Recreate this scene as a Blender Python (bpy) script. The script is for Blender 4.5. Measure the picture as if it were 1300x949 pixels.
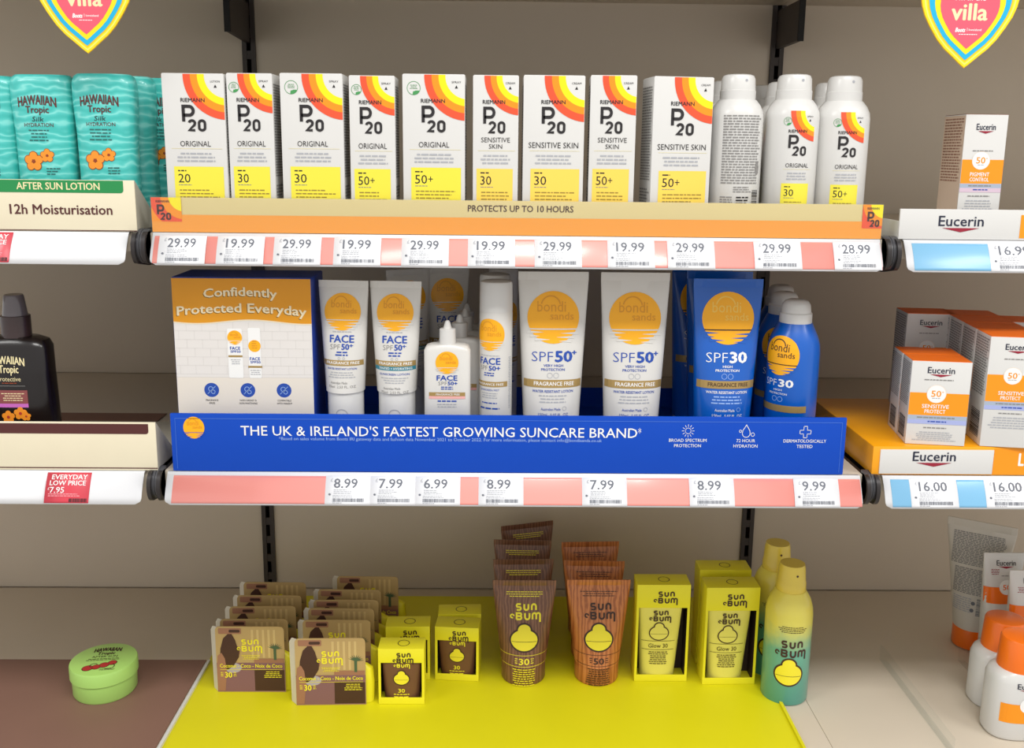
import bpy, bmesh, math, random
from mathutils import Vector, Matrix
random.seed(7)
SC = bpy.context.scene
COL = SC.collection
for o in list(bpy.data.objects):
    bpy.data.objects.remove(o)

# ------------------------------------------------------------------ camera
F_PX, PITCH, YAW, ROLL, CAM_X, CAM_Z = 1207.2, 0.19263, 0.015816, -0.011106, -0.02296, 1.45
D_F, D_B = 1.0658, 1.5742                     # distance of the shelf fronts and of the back panels
Z1, Z2, Z3 = CAM_Z - 0.0907, CAM_Z - 0.3689, CAM_Z - 0.7572
FW = Vector((math.sin(YAW) * math.cos(PITCH), math.cos(YAW) * math.cos(PITCH), -math.sin(PITCH)))
R0 = Vector((math.cos(YAW), -math.sin(YAW), 0))
D0 = FW.cross(R0)
if D0.z > 0: D0 = -D0
RT = R0 * math.cos(ROLL) + D0 * math.sin(ROLL)
DN = D0 * math.cos(ROLL) - R0 * math.sin(ROLL)
CAM = Vector((CAM_X, 0, CAM_Z))
cd = bpy.data.cameras.new('camera'); cam = bpy.data.objects.new('camera', cd); COL.objects.link(cam)
cd.sensor_fit = 'HORIZONTAL'; cd.sensor_width = 36; cd.lens = F_PX / 1300 * 36; cd.shift_y = -44.5 / 1300
cd.clip_start = 0.02
m3 = Matrix((RT, -DN, -FW)).transposed()
cam.matrix_world = Matrix.Translation(CAM) @ m3.to_4x4()
SC.camera = cam
SC.view_settings.view_transform = 'Standard'
SC.view_settings.look = 'None'
SC.view_settings.exposure = -0.04
SC.view_settings.gamma = 1
SC.view_settings.use_curve_mapping = False

# ------------------------------------------------------------------ light: even shop daylight plus ceiling panels over the aisle
w = bpy.data.worlds.new('shop_ambient'); SC.world = w; w.use_nodes = True
w.node_tree.nodes['Background'].inputs[0].default_value = (1.0, 0.99, 0.975, 1)
w.node_tree.nodes['Background'].inputs[1].default_value = 0.84
def ceiling_panel(x, y, z, sx, sy, power):
    l = bpy.data.lights.new('ceiling_panel_light', 'AREA'); l.shape = 'RECTANGLE'; l.size = sx; l.size_y = sy
    l.energy = power; l.color = (1.0, 0.985, 0.96)
    o = bpy.data.objects.new('ceiling_panel_light', l); COL.objects.link(o); o.location = (x, y, z)
ceiling_panel(0.35, -0.30, CAM_Z + 1.55, 1.3, 0.5, 38)
ceiling_panel(-2.1, -0.30, CAM_Z + 1.55, 1.3, 0.5, 24)
ceiling_panel(2.2, -0.30, CAM_Z + 1.55, 1.3, 0.5, 34)

# ------------------------------------------------------------------ helpers
def ray(u, v): return FW + RT * ((u - 650) / F_PX) + DN * ((v - 430) / F_PX)
def at(u, v, D):
    d = ray(u, v); return CAM + d * (D / d.y)
def atz(u, v, z):
    d = ray(u, v); return CAM + d * ((z - CAM_Z) / d.z)
def lin(c):
    c = c / 255.0
    return c / 12.92 if c <= 0.04045 else ((c + 0.055) / 1.055) ** 2.4
MATS = {}
def mat(name, rgb=None, rough=0.5, metal=0.0, coat=0.0, var=0.0, scale=40.0, spec=0.5):
    if name in MATS: return MATS[name]
    m = bpy.data.materials.new(name); m.use_nodes = True; nt = m.node_tree
    b = nt.nodes['Principled BSDF']
    c = tuple(lin(x) for x in rgb) + (1,)
    b.inputs['Base Color'].default_value = c
    b.inputs['Roughness'].default_value = rough
    b.inputs['Metallic'].default_value = metal
    b.inputs['Coat Weight'].default_value = coat
    b.inputs['Coat Roughness'].default_value = 0.16
    b.inputs['Specular IOR Level'].default_value = spec
    if var:
        tc = nt.nodes.new('ShaderNodeTexCoord'); nz = nt.nodes.new('ShaderNodeTexNoise'); mx = nt.nodes.new('ShaderNodeMix')
        mx.data_type = 'RGBA'; nz.inputs['Scale'].default_value = scale; nz.inputs['Detail'].default_value = 4
        mx.inputs[6].default_value = tuple(x * (1 - var) for x in c[:3]) + (1,)
        mx.inputs[7].default_value = tuple(min(1, x * (1 + var)) for x in c[:3]) + (1,)
        nt.links.new(tc.outputs['Object'], nz.inputs['Vector']); nt.links.new(nz.outputs['Fac'], mx.inputs[0])
        nt.links.new(mx.outputs[2], b.inputs['Base Color'])
    MATS[name] = m; m['rgb'] = rgb
    return m
def ramp_mat(name, stops, kind, scale, distort=0.0, rough=0.35, coat=0.3, axis='Z', stretch=(1, 1, 1), detail=2.0):
    m = bpy.data.materials.new(name); m.use_nodes = True; nt = m.node_tree; b = nt.nodes['Principled BSDF']
    b.inputs['Roughness'].default_value = rough; b.inputs['Coat Weight'].default_value = coat
    tc = nt.nodes.new('ShaderNodeTexCoord'); mp = nt.nodes.new('ShaderNodeMapping'); mp.inputs['Scale'].default_value = stretch
    nt.links.new(tc.outputs['Object'], mp.inputs[0]); cr = nt.nodes.new('ShaderNodeValToRGB')
    if kind == 'wave':
        t = nt.nodes.new('ShaderNodeTexWave'); t.bands_direction = axis; t.inputs['Scale'].default_value = scale
        t.inputs['Distortion'].default_value = distort; t.inputs['Detail'].default_value = detail; t.inputs['Detail Scale'].default_value = 1.6
        nt.links.new(mp.outputs[0], t.inputs[0]); nt.links.new(t.outputs['Fac'], cr.inputs[0])
    else:   # height gradient broken up by noise
        sp = nt.nodes.new('ShaderNodeSeparateXYZ'); nt.links.new(mp.outputs[0], sp.inputs[0])
        nz = nt.nodes.new('ShaderNodeTexNoise'); nz.inputs['Scale'].default_value = scale; nz.inputs['Detail'].default_value = 5
        nt.links.new(tc.outputs['Object'], nz.inputs['Vector'])
        ma = nt.nodes.new('ShaderNodeMath'); ma.operation = 'MULTIPLY_ADD'; ma.inputs[1].default_value = distort
        nt.links.new(nz.outputs['Fac'], ma.inputs[0]); nt.links.new(sp.outputs['Z'], ma.inputs[2]); nt.links.new(ma.outputs[0], cr.inputs[0])
    el = cr.color_ramp.elements
    while len(el) < len(stops): el.new(0.5)
    for e, (p, rgb) in zip(el, stops):
        e.position = p; e.color = tuple(lin(x) for x in rgb) + (1,)
    nt.links.new(cr.outputs[0], b.inputs['Base Color']); MATS[name] = m
    return m

def mesh_obj(name, vs, fs, m, parent=None, smooth=None, mi=None):
    me = bpy.data.meshes.new(name); me.from_pydata([tuple(v) for v in vs], [], fs)
    for x in (m if isinstance(m, (list, tuple)) else [m]): me.materials.append(x)
    if mi: me.polygons.foreach_set('material_index', mi)
    if smooth is not None:
        me.polygons.foreach_set('use_smooth', [True] * len(me.polygons))
        me.set_sharp_from_angle(angle=math.radians(smooth))
    o = bpy.data.objects.new(name, me); COL.objects.link(o); o.parent = parent
    return o
def bm_obj(name, bm, m, parent=None, smooth=None):
    me = bpy.data.meshes.new(name); bm.normal_update(); bm.to_mesh(me); bm.free()
    me.materials.append(m)
    if smooth is not None:
        me.polygons.foreach_set('use_smooth', [True] * len(me.polygons)); me.set_sharp_from_angle(angle=math.radians(smooth))
    o = bpy.data.objects.new(name, me); COL.objects.link(o); o.parent = parent
    return o
def add_box(bm, x0, x1, y0, y1, z0, z1, bev=0.0):
    g = bmesh.ops.create_cube(bm, size=1.0); vs = g['verts']
    for v in vs:
        v.co = ((x0 + x1) / 2 + v.co.x * (x1 - x0), (y0 + y1) / 2 + v.co.y * (y1 - y0), (z0 + z1) / 2 + v.co.z * (z1 - z0))
    if bev:
        bmesh.ops.bevel(bm, geom=list({e for v in vs for e in v.link_edges}), offset=bev, segments=2, affect='EDGES', profile=0.6)
def box(name, x0, x1, y0, y1, z0, z1, m, parent=None, bev=0.0008):
    bm = bmesh.new(); add_box(bm, x0, x1, y0, y1, z0, z1, bev); return bm_obj(name, bm, m, parent, 40)
def extrude_x(name, prof, x0, x1, m, parent=None, smooth=35):
    n = len(prof); vs = [(x0, y, z) for y, z in prof] + [(x1, y, z) for y, z in prof]
    fs = [(i, (i + 1) % n, n + (i + 1) % n, n + i) for i in range(n)] + [tuple(range(n - 1, -1, -1)), tuple(range(n, 2 * n))]
    return mesh_obj(name, vs, fs, m, parent, smooth)
def thing(name, label, cat, loc=(0, 0, 0), rz=0.0, group=None, rx=0.0):
    o = bpy.data.objects.new(name, None); COL.objects.link(o); o.empty_display_size = 0.02
    o.location = loc; o.rotation_euler = (rx, 0, rz); o['label'] = label; o['category'] = cat
    if group: o['group'] = group
    return o
def clone(root, label, loc, rz=0.0, rx=0.0):
    def cp(o, p):
        c = o.copy(); COL.objects.link(c); c.parent = p
        for ch in o.children: cp(ch, c)
        return c
    r = cp(root, None); r['label'] = label; r.location = loc; r.rotation_euler = (rx, 0, rz)
    return r

# ---- lofted bodies: profile rows are (z, half width, half depth, squareness)
def loft(name, prof, m, parent, n=48, smooth=40):
    vs, fs = [], []
    for z, a, b, p in prof:
        for i in range(n):
            t = 2 * math.pi * i / n; c, s = math.cos(t), math.sin(t)
            vs.append((a * math.copysign(abs(c) ** (2 / p), c), b * math.copysign(abs(s) ** (2 / p), s), z))
    for k in range(len(prof) - 1):
        for i in range(n):
            j = (i + 1) % n; fs.append((k * n + i, k * n + j, (k + 1) * n + j, (k + 1) * n + i))
    fs.append(tuple(range(n - 1, -1, -1))); fs.append(tuple(range((len(prof) - 1) * n, len(prof) * n)))
    return mesh_obj(name, vs, fs, m, parent, smooth)
def prof_map(prof, rot=0.0):
    """maps (x arc-ish, z) on the front of a lofted body, optionally turned about its axis"""
    def f(x, z, off):
        q = prof[0]
        for q0, q1 in zip(prof, prof[1:]):
            if q0[0] <= z <= q1[0] and q1[0] > q0[0]:
                t = (z - q0[0]) / (q1[0] - q0[0]); q = tuple(q0[i] + (q1[i] - q0[i]) * t for i in range(4)); break
        else:
            q = prof[-1] if z > prof[-1][0] else prof[0]
        a, b, p = q[1] + off, q[2] + off, q[3]
        if p < 2.3 and abs(a - b) < 0.003 and rot is not None:      # round: wrap by arc length
            th = x / a + rot; return (a * math.sin(th), -b * math.cos(th), z)
        xx = max(-0.985, min(0.985, x / a))
        return (xx * a, -b * (1 - abs(xx) ** p) ** (1 / p) - off * 0.3, z)
    return f
def flat_map(y): return lambda x, z, off: (x, y - off, z)
def right_map(x0): return lambda x, z, off: (x0 + off, x, z)       # +X side, x runs back
def left_map(x0): return lambda x, z, off: (x0 - off, -x, z)       # -X side
def top_map(z0): return lambda x, z, off: (x, z, z0 + off)

# ---- flat print
TXT = {}
def glyphs(s, bold=0.0, sp=1.0):
    k = (s, bold, sp)
    if k in TXT: return TXT[k]
    cu = bpy.data.curves.new('lettering', 'FONT'); cu.body = s; cu.size = 1; cu.offset = bold; cu.resolution_u = 2; cu.space_character = sp
    o = bpy.data.objects.new('lettering', cu); COL.objects.link(o)
    dg = bpy.context.evaluated_depsgraph_get(); ev = o.evaluated_get(dg); me = ev.to_mesh()
    vs = [(v.co.x, v.co.y) for v in me.vertices]; fs = [tuple(p.vertices) for p in me.polygons]
    ev.to_mesh_clear(); bpy.data.objects.remove(o); bpy.data.curves.remove(cu)
    xs = [v[0] for v in vs] or [0, 1]
    TXT[k] = (vs, fs, min(xs), max(xs)); return TXT[k]
CAPH = None
def _arc(cx, cy, rx, ry, a0, a1, n=8): return [(cx + rx * math.cos(math.radians(a0 + (a1 - a0) * i / n)), cy + ry * math.sin(math.radians(a0 + (a1 - a0) * i / n))) for i in range(n + 1)]
STROKES = {   # single line letter shapes in a unit box, y down
    'P': [([(0, 1), (0, 0), (0.55, 0)] + _arc(0.6, 0.29, 0.4, 0.29, -80, 80) + [(0.55, 0.58), (0, 0.58)], False)],
    '2': [(_arc(0.5, 0.27, 0.5, 0.27, 190, 380) + [(0.9, 0.46), (0, 1), (1, 1)], False)],
    '0': [(_arc(0.5, 0.27, 0.5, 0.27, 180, 360, 10) + _arc(0.5, 0.73, 0.5, 0.27, 0, 180, 10), True)],
    'S': [([(1, 0), (0.3, 0)] + _arc(0.3, 0.25, 0.3, 0.25, 270, 90, 6)[1:] + _arc(0.7, 0.75, 0.3, 0.25, 270, 450, 6) + [(0, 1)], False)],
    'U': [([(0, 0)] + _arc(0.5, 0.62, 0.5, 0.38, 180, 0, 8) + [(1, 0)], False)],
    'n': [([(0, 1)] + _arc(0.5, 0.4, 0.5, 0.4, 180, 360, 8) + [(1, 1)], False)],
    'B': [([(0, 1), (0, 0), (0.7, 0)] + _arc(0.7, 0.24, 0.26, 0.24, -70, 90, 5) + [(0, 0.48)], False), ([(0.6, 0.48)] + _arc(0.7, 0.74, 0.3, 0.26, -80, 90, 6) + [(0, 1)], False)],
    'm': [([(0, 1)] + _arc(0.25, 0.3, 0.25, 0.3, 180, 360, 6) + [(0.5, 1)], False), ([(0.5, 0.5)] + _arc(0.75, 0.3, 0.25, 0.3, 180, 360, 6) + [(1, 1.5)], False)]}
class Pr:
    """flat print laid out in photo pixels: x right, y down from the top of the thing"""
    def __init__(s, sx, sz, ox, H): s.sx, s.sz, s.ox, s.H, s.it = sx, sz, ox, H, []
    def _a(s, vs, fs, m, L, clip=None):
        if clip:
            bm = bmesh.new(); bv = [bm.verts.new((x, y, 0)) for x, y in vs]
            for f in fs:
                try: bm.faces.new([bv[i] for i in f])
                except ValueError: pass
            x0, y0, x1, y1 = clip
            for co, no in (((x0, 0, 0), (-1, 0, 0)), ((x1, 0, 0), (1, 0, 0)), ((0, y0, 0), (0, -1, 0)), ((0, y1, 0), (0, 1, 0))):
                bmesh.ops.bisect_plane(bm, geom=bm.verts[:] + bm.edges[:] + bm.faces[:], plane_co=co, plane_no=no, clear_outer=True)
            bm.verts.index_update(); vs = [(v.co.x, v.co.y) for v in bm.verts]; fs = [tuple(v.index for v in f.verts) for f in bm.faces]; bm.free()
        s.it.append(([((x - s.ox) * s.sx, s.H - y * s.sz) for x, y in vs], fs, m, L))
    def rect(s, x0, y0, x1, y1, m, L=1, r=0.0, corners='1111'):
        if not r: s._a([(x0, y1), (x1, y1), (x1, y0), (x0, y0)], [(0, 1, 2, 3)], m, L); return
        p = []
        for (cx, cy, a), on in zip(((x0 + r, y0 + r, 180), (x1 - r, y0 + r, 270), (x1 - r, y1 - r, 0), (x0 + r, y1 - r, 90)), corners):
            if on == '1': p += [(cx + r * math.cos(math.radians(a + t)), cy + r * math.sin(math.radians(a + t))) for t in (0, 22, 45, 68, 90)]
            else: p.append({180: (x0, y0), 270: (x1, y0), 0: (x1, y1), 90: (x0, y1)}[a])
        s._a(p[::-1], [tuple(range(len(p)))], m, L)
    def poly(s, pts, m, L=1): s._a(pts, [tuple(range(len(pts)))], m, L)
    def disc(s, cx, cy, rx, m, L=1, ry=None, n=36, clip=None):
        ry = ry or rx
        s._a([(cx + rx * math.cos(-2 * math.pi * i / n), cy + ry * math.sin(-2 * math.pi * i / n)) for i in range(n)], [tuple(range(n))], m, L, clip)
    def ring(s, cx, cy, r0, r1, m, L=1, a0=0, a1=360, n=40, clip=None):
        vs, fs = [], []
        for i in range(n + 1):
            t = math.radians(a0 + (a1 - a0) * i / n)
            vs += [(cx + r0 * math.cos(t), cy + r0 * math.sin(t)), (cx + r1 * math.cos(t), cy + r1 * math.sin(t))]
        fs = [(2 * i, 2 * i + 2, 2 * i + 3, 2 * i + 1) for i in range(n)]
        s._a(vs, fs, m, L, clip)
    def text(s, t, x0, x1, y0, y1, m, L=3, bold=0.0, sp=1.0, shear=0.0, arc=0.0):
        global CAPH
        if CAPH is None:
            g = glyphs('H'); CAPH = max(v[1] for v in g[0])
        vs, fs, a, b = glyphs(t, min(bold, 0.0), sp)
        kx = (x1 - x0) / max(b - a, 1e-6); ky = (y1 - y0) / CAPH
        out = []
        for x, y in vs:
            X = x0 + (x - a) * kx; q = (X - (x0 + x1) / 2) / max((x1 - x0) / 2, 1e-6)
            out.append((X + shear * y * ky, y1 - y * ky + arc * q * q))
        s._a(out, fs, m, L)
        if bold > 0:
            d = bold * ky * 0.9
            for q, (ex, ey) in enumerate(((-d, 0), (d, 0), (0, -d * 0.7), (0, d * 0.7))): s._a([(x + ex, y + ey) for x, y in out], fs, m, L + 0.02 * (q + 1))
    def stroke(s, pts, w, m, L=3, closed=False):
        n = len(pts); vs = []
        for i, (x, y) in enumerate(pts):
            p = pts[i - 1] if i or closed else pts[0]; q = pts[(i + 1) % n] if i < n - 1 or closed else pts[-1]
            d1 = (x - p[0], y - p[1]); d2 = (q[0] - x, q[1] - y); l1, l2 = math.hypot(*d1), math.hypot(*d2)
            if l1 < 1e-9: d1, l1 = d2, l2
            if l2 < 1e-9: d2, l2 = d1, l1
            tx, ty = d1[0] / l1 + d2[0] / l2, d1[1] / l1 + d2[1] / l2; l = math.hypot(tx, ty) or 1; nx, ny = -ty / l, tx / l
            k = w / 2 / max(0.6, -nx * d1[1] / l1 + ny * d1[0] / l1)
            vs += [(x - nx * k, y - ny * k), (x + nx * k, y + ny * k)]
        s._a(vs, [(2 * i, 2 * i + 1, (2 * i + 3) % (2 * n), (2 * i + 2) % (2 * n)) for i in range(n if closed else n - 1)], m, L)
    def glyph(s, ch, x0, x1, y0, y1, w, m, L=3):
        W_, H_ = x1 - x0 - w, y1 - y0 - w
        for i, (pts, closed) in enumerate(STROKES[ch]): s.stroke([(x0 + w / 2 + a * W_, y0 + w / 2 + b * H_) for a, b in pts], w, m, L + 0.02 * i, closed)
    def lines(s, x0, x1, y0, y1, n, m, L=3, fill=0.5, align='c', ragged=0.35):
        vs, fs = [], []; ph = (y1 - y0) / n
        for i in range(n):
            wd = (x1 - x0) * (1 - ragged * random.random()); a = {'c': (x0 + x1 - wd) / 2, 'l': x0, 'j': x0}[align]; e = a + wd
            y = y0 + ph * i; h = ph * fill; x = a
            while x < e - 0.3:
                l = min(e - x, random.uniform(1.6, 5.0) * max(h, 0.7)); k = len(vs)
                vs += [(x, y + h), (x + l, y + h), (x + l, y), (x, y)]; fs.append((k, k + 1, k + 2, k + 3)); x += l + max(h, 0.7) * 0.7
        s._a(vs, fs, m, L)
    def bars(s, x0, x1, y0, y1, n, m, L=3, vert=True):
        vs, fs = [], []
        for i in range(n):
            k = len(vs); wd = random.uniform(0.3, 0.75)
            if vert:
                a = x0 + (x1 - x0) * i / n; e = a + (x1 - x0) / n * wd; vs += [(a, y1), (e, y1), (e, y0), (a, y0)]
            else:
                a = y0 + (y1 - y0) * i / n; e = a + (y1 - y0) / n * wd; vs += [(x0, e), (x1, e), (x1, a), (x0, a)]
            fs.append((k, k + 1, k + 2, k + 3))
        s._a(vs, fs, m, L)
    def build(s, name, parent, mp, step=None):
        bm = bmesh.new(); lay = bm.verts.layers.float.new('off'); ms = []
        for vs, fs, m, L in s.it:
            if m not in ms: ms.append(m)
            bv = []
            for x, z in vs:
                v = bm.verts.new((x, 0, z)); v[lay] = L; bv.append(v)
            for f in fs:
                try: fc = bm.faces.new([bv[i] for i in f]); fc.material_index = ms.index(m)
                except ValueError: pass
        if step:
            xs = [v.co.x for v in bm.verts]; x = min(xs) + step
            while x < max(xs):
                bmesh.ops.bisect_plane(bm, geom=bm.verts[:] + bm.edges[:] + bm.faces[:], plane_co=(x, 0, 0), plane_no=(1, 0, 0)); x += step
        if step:
            zs = [v.co.z for v in bm.verts]; z = min(zs) + 0.006
            while z < max(zs):
                bmesh.ops.bisect_plane(bm, geom=bm.verts[:] + bm.edges[:] + bm.faces[:], plane_co=(0, 0, z), plane_no=(0, 0, 1)); z += 0.006
        for v in bm.verts: v.co = mp(v.co.x, v.co.z, 0.0002 + 0.00011 * v[lay])
        bmesh.ops.recalc_face_normals
        me = bpy.data.meshes.new(name); bm.to_mesh(me); bm.free()
        for m in ms: me.materials.append(m)
        o = bpy.data.objects.new(name, me); COL.objects.link(o); o.parent = parent
        return o

# ------------------------------------------------------------------ materials
PANEL = mat('taupe_panel', (208, 195, 177), 0.42, var=0.05, scale=6)
DECK = mat('taupe_deck', (206, 194, 176), 0.45, var=0.05, scale=8)
UPR = mat('upright_steel', (58, 50, 46), 0.5, var=0.1)
BLACK = mat('black_gap', (14, 12, 12), 0.7)
BRK = mat('bracket_steel', (52, 48, 48), 0.38, metal=0.3, var=0.1)
NOSE = mat('bracket_nose_plastic', (70, 70, 74), 0.3, coat=0.3)
STRIP = mat('strip_pvc', (236, 237, 240), 0.3, coat=0.8)
PINK = mat('pink_insert', (250, 156, 146), 0.3, coat=1.0)
SKY = mat('blue_insert', (130, 196, 236), 0.3, coat=1.0)
CARDW = mat('ticket_paper', (243, 244, 247), 0.35, coat=1.0)
INKG = mat('grey_ink', (104, 108, 118), 0.6)
INKL = mat('pale_grey_ink', (172, 174, 180), 0.6)
RED = mat('red_ticket', (214, 62, 78), 0.35, coat=0.2)
WHITE = mat('white_ink', (240, 240, 238), 0.5)
CARTON = mat('white_carton', (216, 215, 212), 0.4, coat=0.15, var=0.015)
INK = mat('black_ink', (34, 30, 32), 0.5)
INKM = mat('mid_ink', (136, 134, 132), 0.6)
ARC_R = mat('arc_red', (240, 84, 48), 0.4); ARC_O = mat('arc_orange', (250, 148, 18), 0.4); ARC_Y = mat('arc_yellow', (252, 232, 8), 0.4)
YEL = mat('lemon_panel', (238, 226, 66), 0.4); YEO = mat('honey_panel', (246, 212, 88), 0.4)
YLINE = mat('pale_rule', (228, 218, 170), 0.5)
OLIVE = mat('olive_ink', (150, 128, 50), 0.5)
LEAF = mat('leaf_green', (70, 150, 84), 0.5)
TAN = mat('tan_band', (222, 200, 140), 0.3, coat=0.3); ORB = mat('orange_band', (248, 158, 48), 0.3, coat=0.3)
BRN = mat('brown_ink', (70, 34, 28), 0.5)
GLOSSW = mat('white_plastic', (216, 215, 212), 0.3, coat=0.25)
CREAM = mat('cream_board', (232, 222, 194), 0.5, var=0.02)
GREEN = mat('green_band', (32, 140, 74), 0.45)
KRAFT = mat('grey_board', (176, 170, 156), 0.6, var=0.04)
BLUE = mat('tray_blue', (0, 70, 184), 0.42, coat=0.0, spec=0.3, var=0.03)
BLUED = mat('display_navy', (30, 62, 158), 0.4)
SUN = mat('sun_orange', (252, 178, 14), 0.35); SUND = mat('sun_lettering', (224, 150, 24), 0.4); SUNP = mat('sun_pale_lettering', (250, 205, 90), 0.4)
TUBEW = mat('tube_white', (216, 214, 209), 0.33, coat=0.2)
TUBEB = mat('tube_blue', (0, 90, 188), 0.3, coat=0.3)
INKB = mat('blue_ink', (30, 74, 168), 0.45)
GOLD = mat('gold_foil', (176, 146, 88), 0.35, metal=0.35)
TEAL = mat('teal_band', (44, 128, 148), 0.4)
ROSE = mat('rose_band', (240, 178, 172), 0.4)
AMBER = mat('amber_print', (226, 152, 16), 0.45)
GREYW = mat('tile_white', (226, 222, 218), 0.5); TILEL = mat('tile_joint', (208, 204, 200), 0.5)
EUC_O = mat('warm_orange', (248, 150, 12), 0.4); EUC_TOP = mat('orange_carton_top', (232, 108, 14), 0.45)
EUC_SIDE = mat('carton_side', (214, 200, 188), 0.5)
EUC_R = mat('crimson_ink', (150, 26, 50), 0.45); NAVY = mat('navy_ink', (26, 32, 56), 0.45)
LILAC = mat('lilac_band', (166, 176, 222), 0.45); MAUVE = mat('mauve_band', (214, 190, 206), 0.45); GREYB = mat('grey_blue_band', (166, 178, 196), 0.45)
TRAYO = mat('orange_tray', (246, 164, 14), 0.35, coat=0.2, var=0.03)
TURQ = ramp_mat('turquoise_waves', [(0.0, (60, 188, 180)), (0.7, (84, 202, 195)), (0.93, (112, 214, 207)), (1.0, (130, 222, 214))], 'wave', 26, 9.0, stretch=(0.7, 0.7, 1.3))
TDK = mat('dark_teal_ink', (40, 104, 100), 0.5); MARO = mat('maroon_ink', (96, 36, 34), 0.5); FLOW = mat('hibiscus_orange', (246, 150, 40), 0.4); FLOD = mat('hibiscus_edge', (150, 62, 24), 0.4)
BOTB = mat('dark_bottle', (20, 12, 12), 0.25, coat=0.15); CAPB = mat('dark_pump', (54, 38, 38), 0.3, coat=0.2)
SMOKE = mat('smoke_overcap', (96, 88, 92), 0.15, coat=0.5)
CREAMI = mat('cream_ink', (240, 226, 176), 0.5); VIOL = mat('violet_band', (206, 108, 196), 0.4); DUSK = mat('dusky_panel', (140, 72, 72), 0.4)
BANDB = mat('brown_band', (84, 36, 34), 0.5)
LINER = mat('brown_liner', (134, 100, 86), 0.6, var=0.06, scale=12)
YTRAY = mat('yellow_tray', (222, 214, 22), 0.4, var=0.04, scale=15); YBOX = mat('yellow_carton', (240, 230, 42), 0.4, var=0.02)
WOODB = ramp_mat('brown_wood_print', [(0.0, (100, 64, 46)), (0.5, (118, 78, 56)), (1.0, (136, 94, 70))], 'wave', 30, 9, axis='X', stretch=(2.2, 2.2, 0.22), detail=4.0, rough=0.4, coat=0.15)
WOODO = ramp_mat('orange_wood_print', [(0.0, (158, 88, 42)), (0.3, (184, 108, 56)), (1.0, (202, 126, 70))], 'wave', 26, 10, axis='X', stretch=(2.0, 2.0, 0.22), detail=4.0, rough=0.4, coat=0.15)
OMBRE = ramp_mat('yellow_teal_fade', [(0.0, (70, 150, 138)), (0.52, (104, 172, 146)), (0.70, (224, 214, 96)), (1.0, (238, 220, 82))], 'grad', 40, 0.18, stretch=(1, 1, 5.2), rough=0.3, coat=0.3)
DKBR = mat('dark_brown_ink', (62, 36, 26), 0.5); LEM = mat('lemon_ink', (242, 228, 50), 0.45); YTUBE = mat('pale_yellow_tube', (236, 226, 108), 0.35, coat=0.2)
HAIR = mat('hair_print', (70, 40, 32), 0.5); SKIN = mat('warm_print', (160, 112, 86), 0.5); CURT = mat('curtain_print', (186, 156, 102), 0.5); CURD = mat('curtain_shade_print', (206, 178, 120), 0.5)
PALM = mat('palm_print', (72, 96, 66), 0.5); PLUM = mat('plum_print', (132, 92, 96), 0.5); BLIST = mat('card_edge', (214, 206, 190), 0.4)
LIME = mat('lime_tub', (176, 222, 116), 0.35, coat=0.15); FRUIT = mat('fruit_red', (182, 46, 44), 0.5)
GRTUB = mat('grey_tube', (206, 200, 190), 0.4, coat=0.15); ORCAP = mat('orange_cap', (246, 116, 18), 0.3, coat=0.2)
HPINK = mat('coral_heart', (250, 92, 112), 0.4); HYEL = mat('heart_yellow', (250, 222, 16), 0.4); HORG = mat('heart_gold', (236, 184, 24), 0.4); HBLU = mat('heart_blue', (22, 178, 222), 0.4); HPAL = mat('heart_pale_yellow', (252, 238, 120), 0.4)
ACR = bpy.data.materials.new('clear_acrylic'); ACR.use_nodes = True
_n = ACR.node_tree; _n.nodes.clear()
_o = _n.nodes.new('ShaderNodeOutputMaterial'); _t = _n.nodes.new('ShaderNodeBsdfTransparent'); _g = _n.nodes.new('ShaderNodeBsdfGlossy'); _m = _n.nodes.new('ShaderNodeMixShader')
_t.inputs[0].default_value = (0.97, 0.98, 0.98, 1); _g.inputs['Roughness'].default_value = 0.05; _m.inputs[0].default_value = 0.035
for a_, b_ in ((_t.outputs[0], _m.inputs[1]), (_g.outputs[0], _m.inputs[2]), (_m.outputs[0], _o.inputs[0])): _n.links.new(a_, b_)

# ------------------------------------------------------------------ the fixture: back panels, uprights, shelves
BAY = 0.84
wall = bpy.data.objects.new('wall_back', None); COL.objects.link(wall); wall['kind'] = 'structure'; wall['label'] = 'taupe metal back panels of the shop shelving'
for i in (-1, 0, 1):
    for z0, z1 in ((0.30, Z3 - 0.004), (Z3 - 0.002, Z2 - 0.004), (Z2 - 0.002, 2.2)):
        box('panel', i * BAY - BAY / 2 + 0.0085, i * BAY + BAY / 2 - 0.0085, D_B, D_B + 0.012, z0, z1, PANEL, wall, 0.0012)
box('backing', -1.5 * BAY, 1.5 * BAY, D_B + 0.03, D_B + 0.034, 0.3, 2.2, BLACK, wall, 0)
for s, side in ((-1, 'left'), (1, 'right')):
    t = thing('shelf_upright', f'dark slotted steel upright on the {side} between the back panels', 'upright', (s * BAY / 2, D_B, 0.3), group='slotted uprights')
    bm = bmesh.new()
    add_box(bm, -0.0105, -0.0035, -0.004, 0.02, 0, 1.9); add_box(bm, 0.0035, 0.0105, -0.004, 0.02, 0, 1.9)
    z = 0.0
    while z < 1.9:
        add_box(bm, -0.0035, 0.0035, -0.003, 0.004, z, min(z + 0.013, 1.9)); z += 0.034
    bm_obj('slotted_face', bm, UPR, t)
    box('channel_back', -0.0104, 0.0104, 0.02, 0.024, 0, 1.9, BLACK, t, 0)

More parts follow.
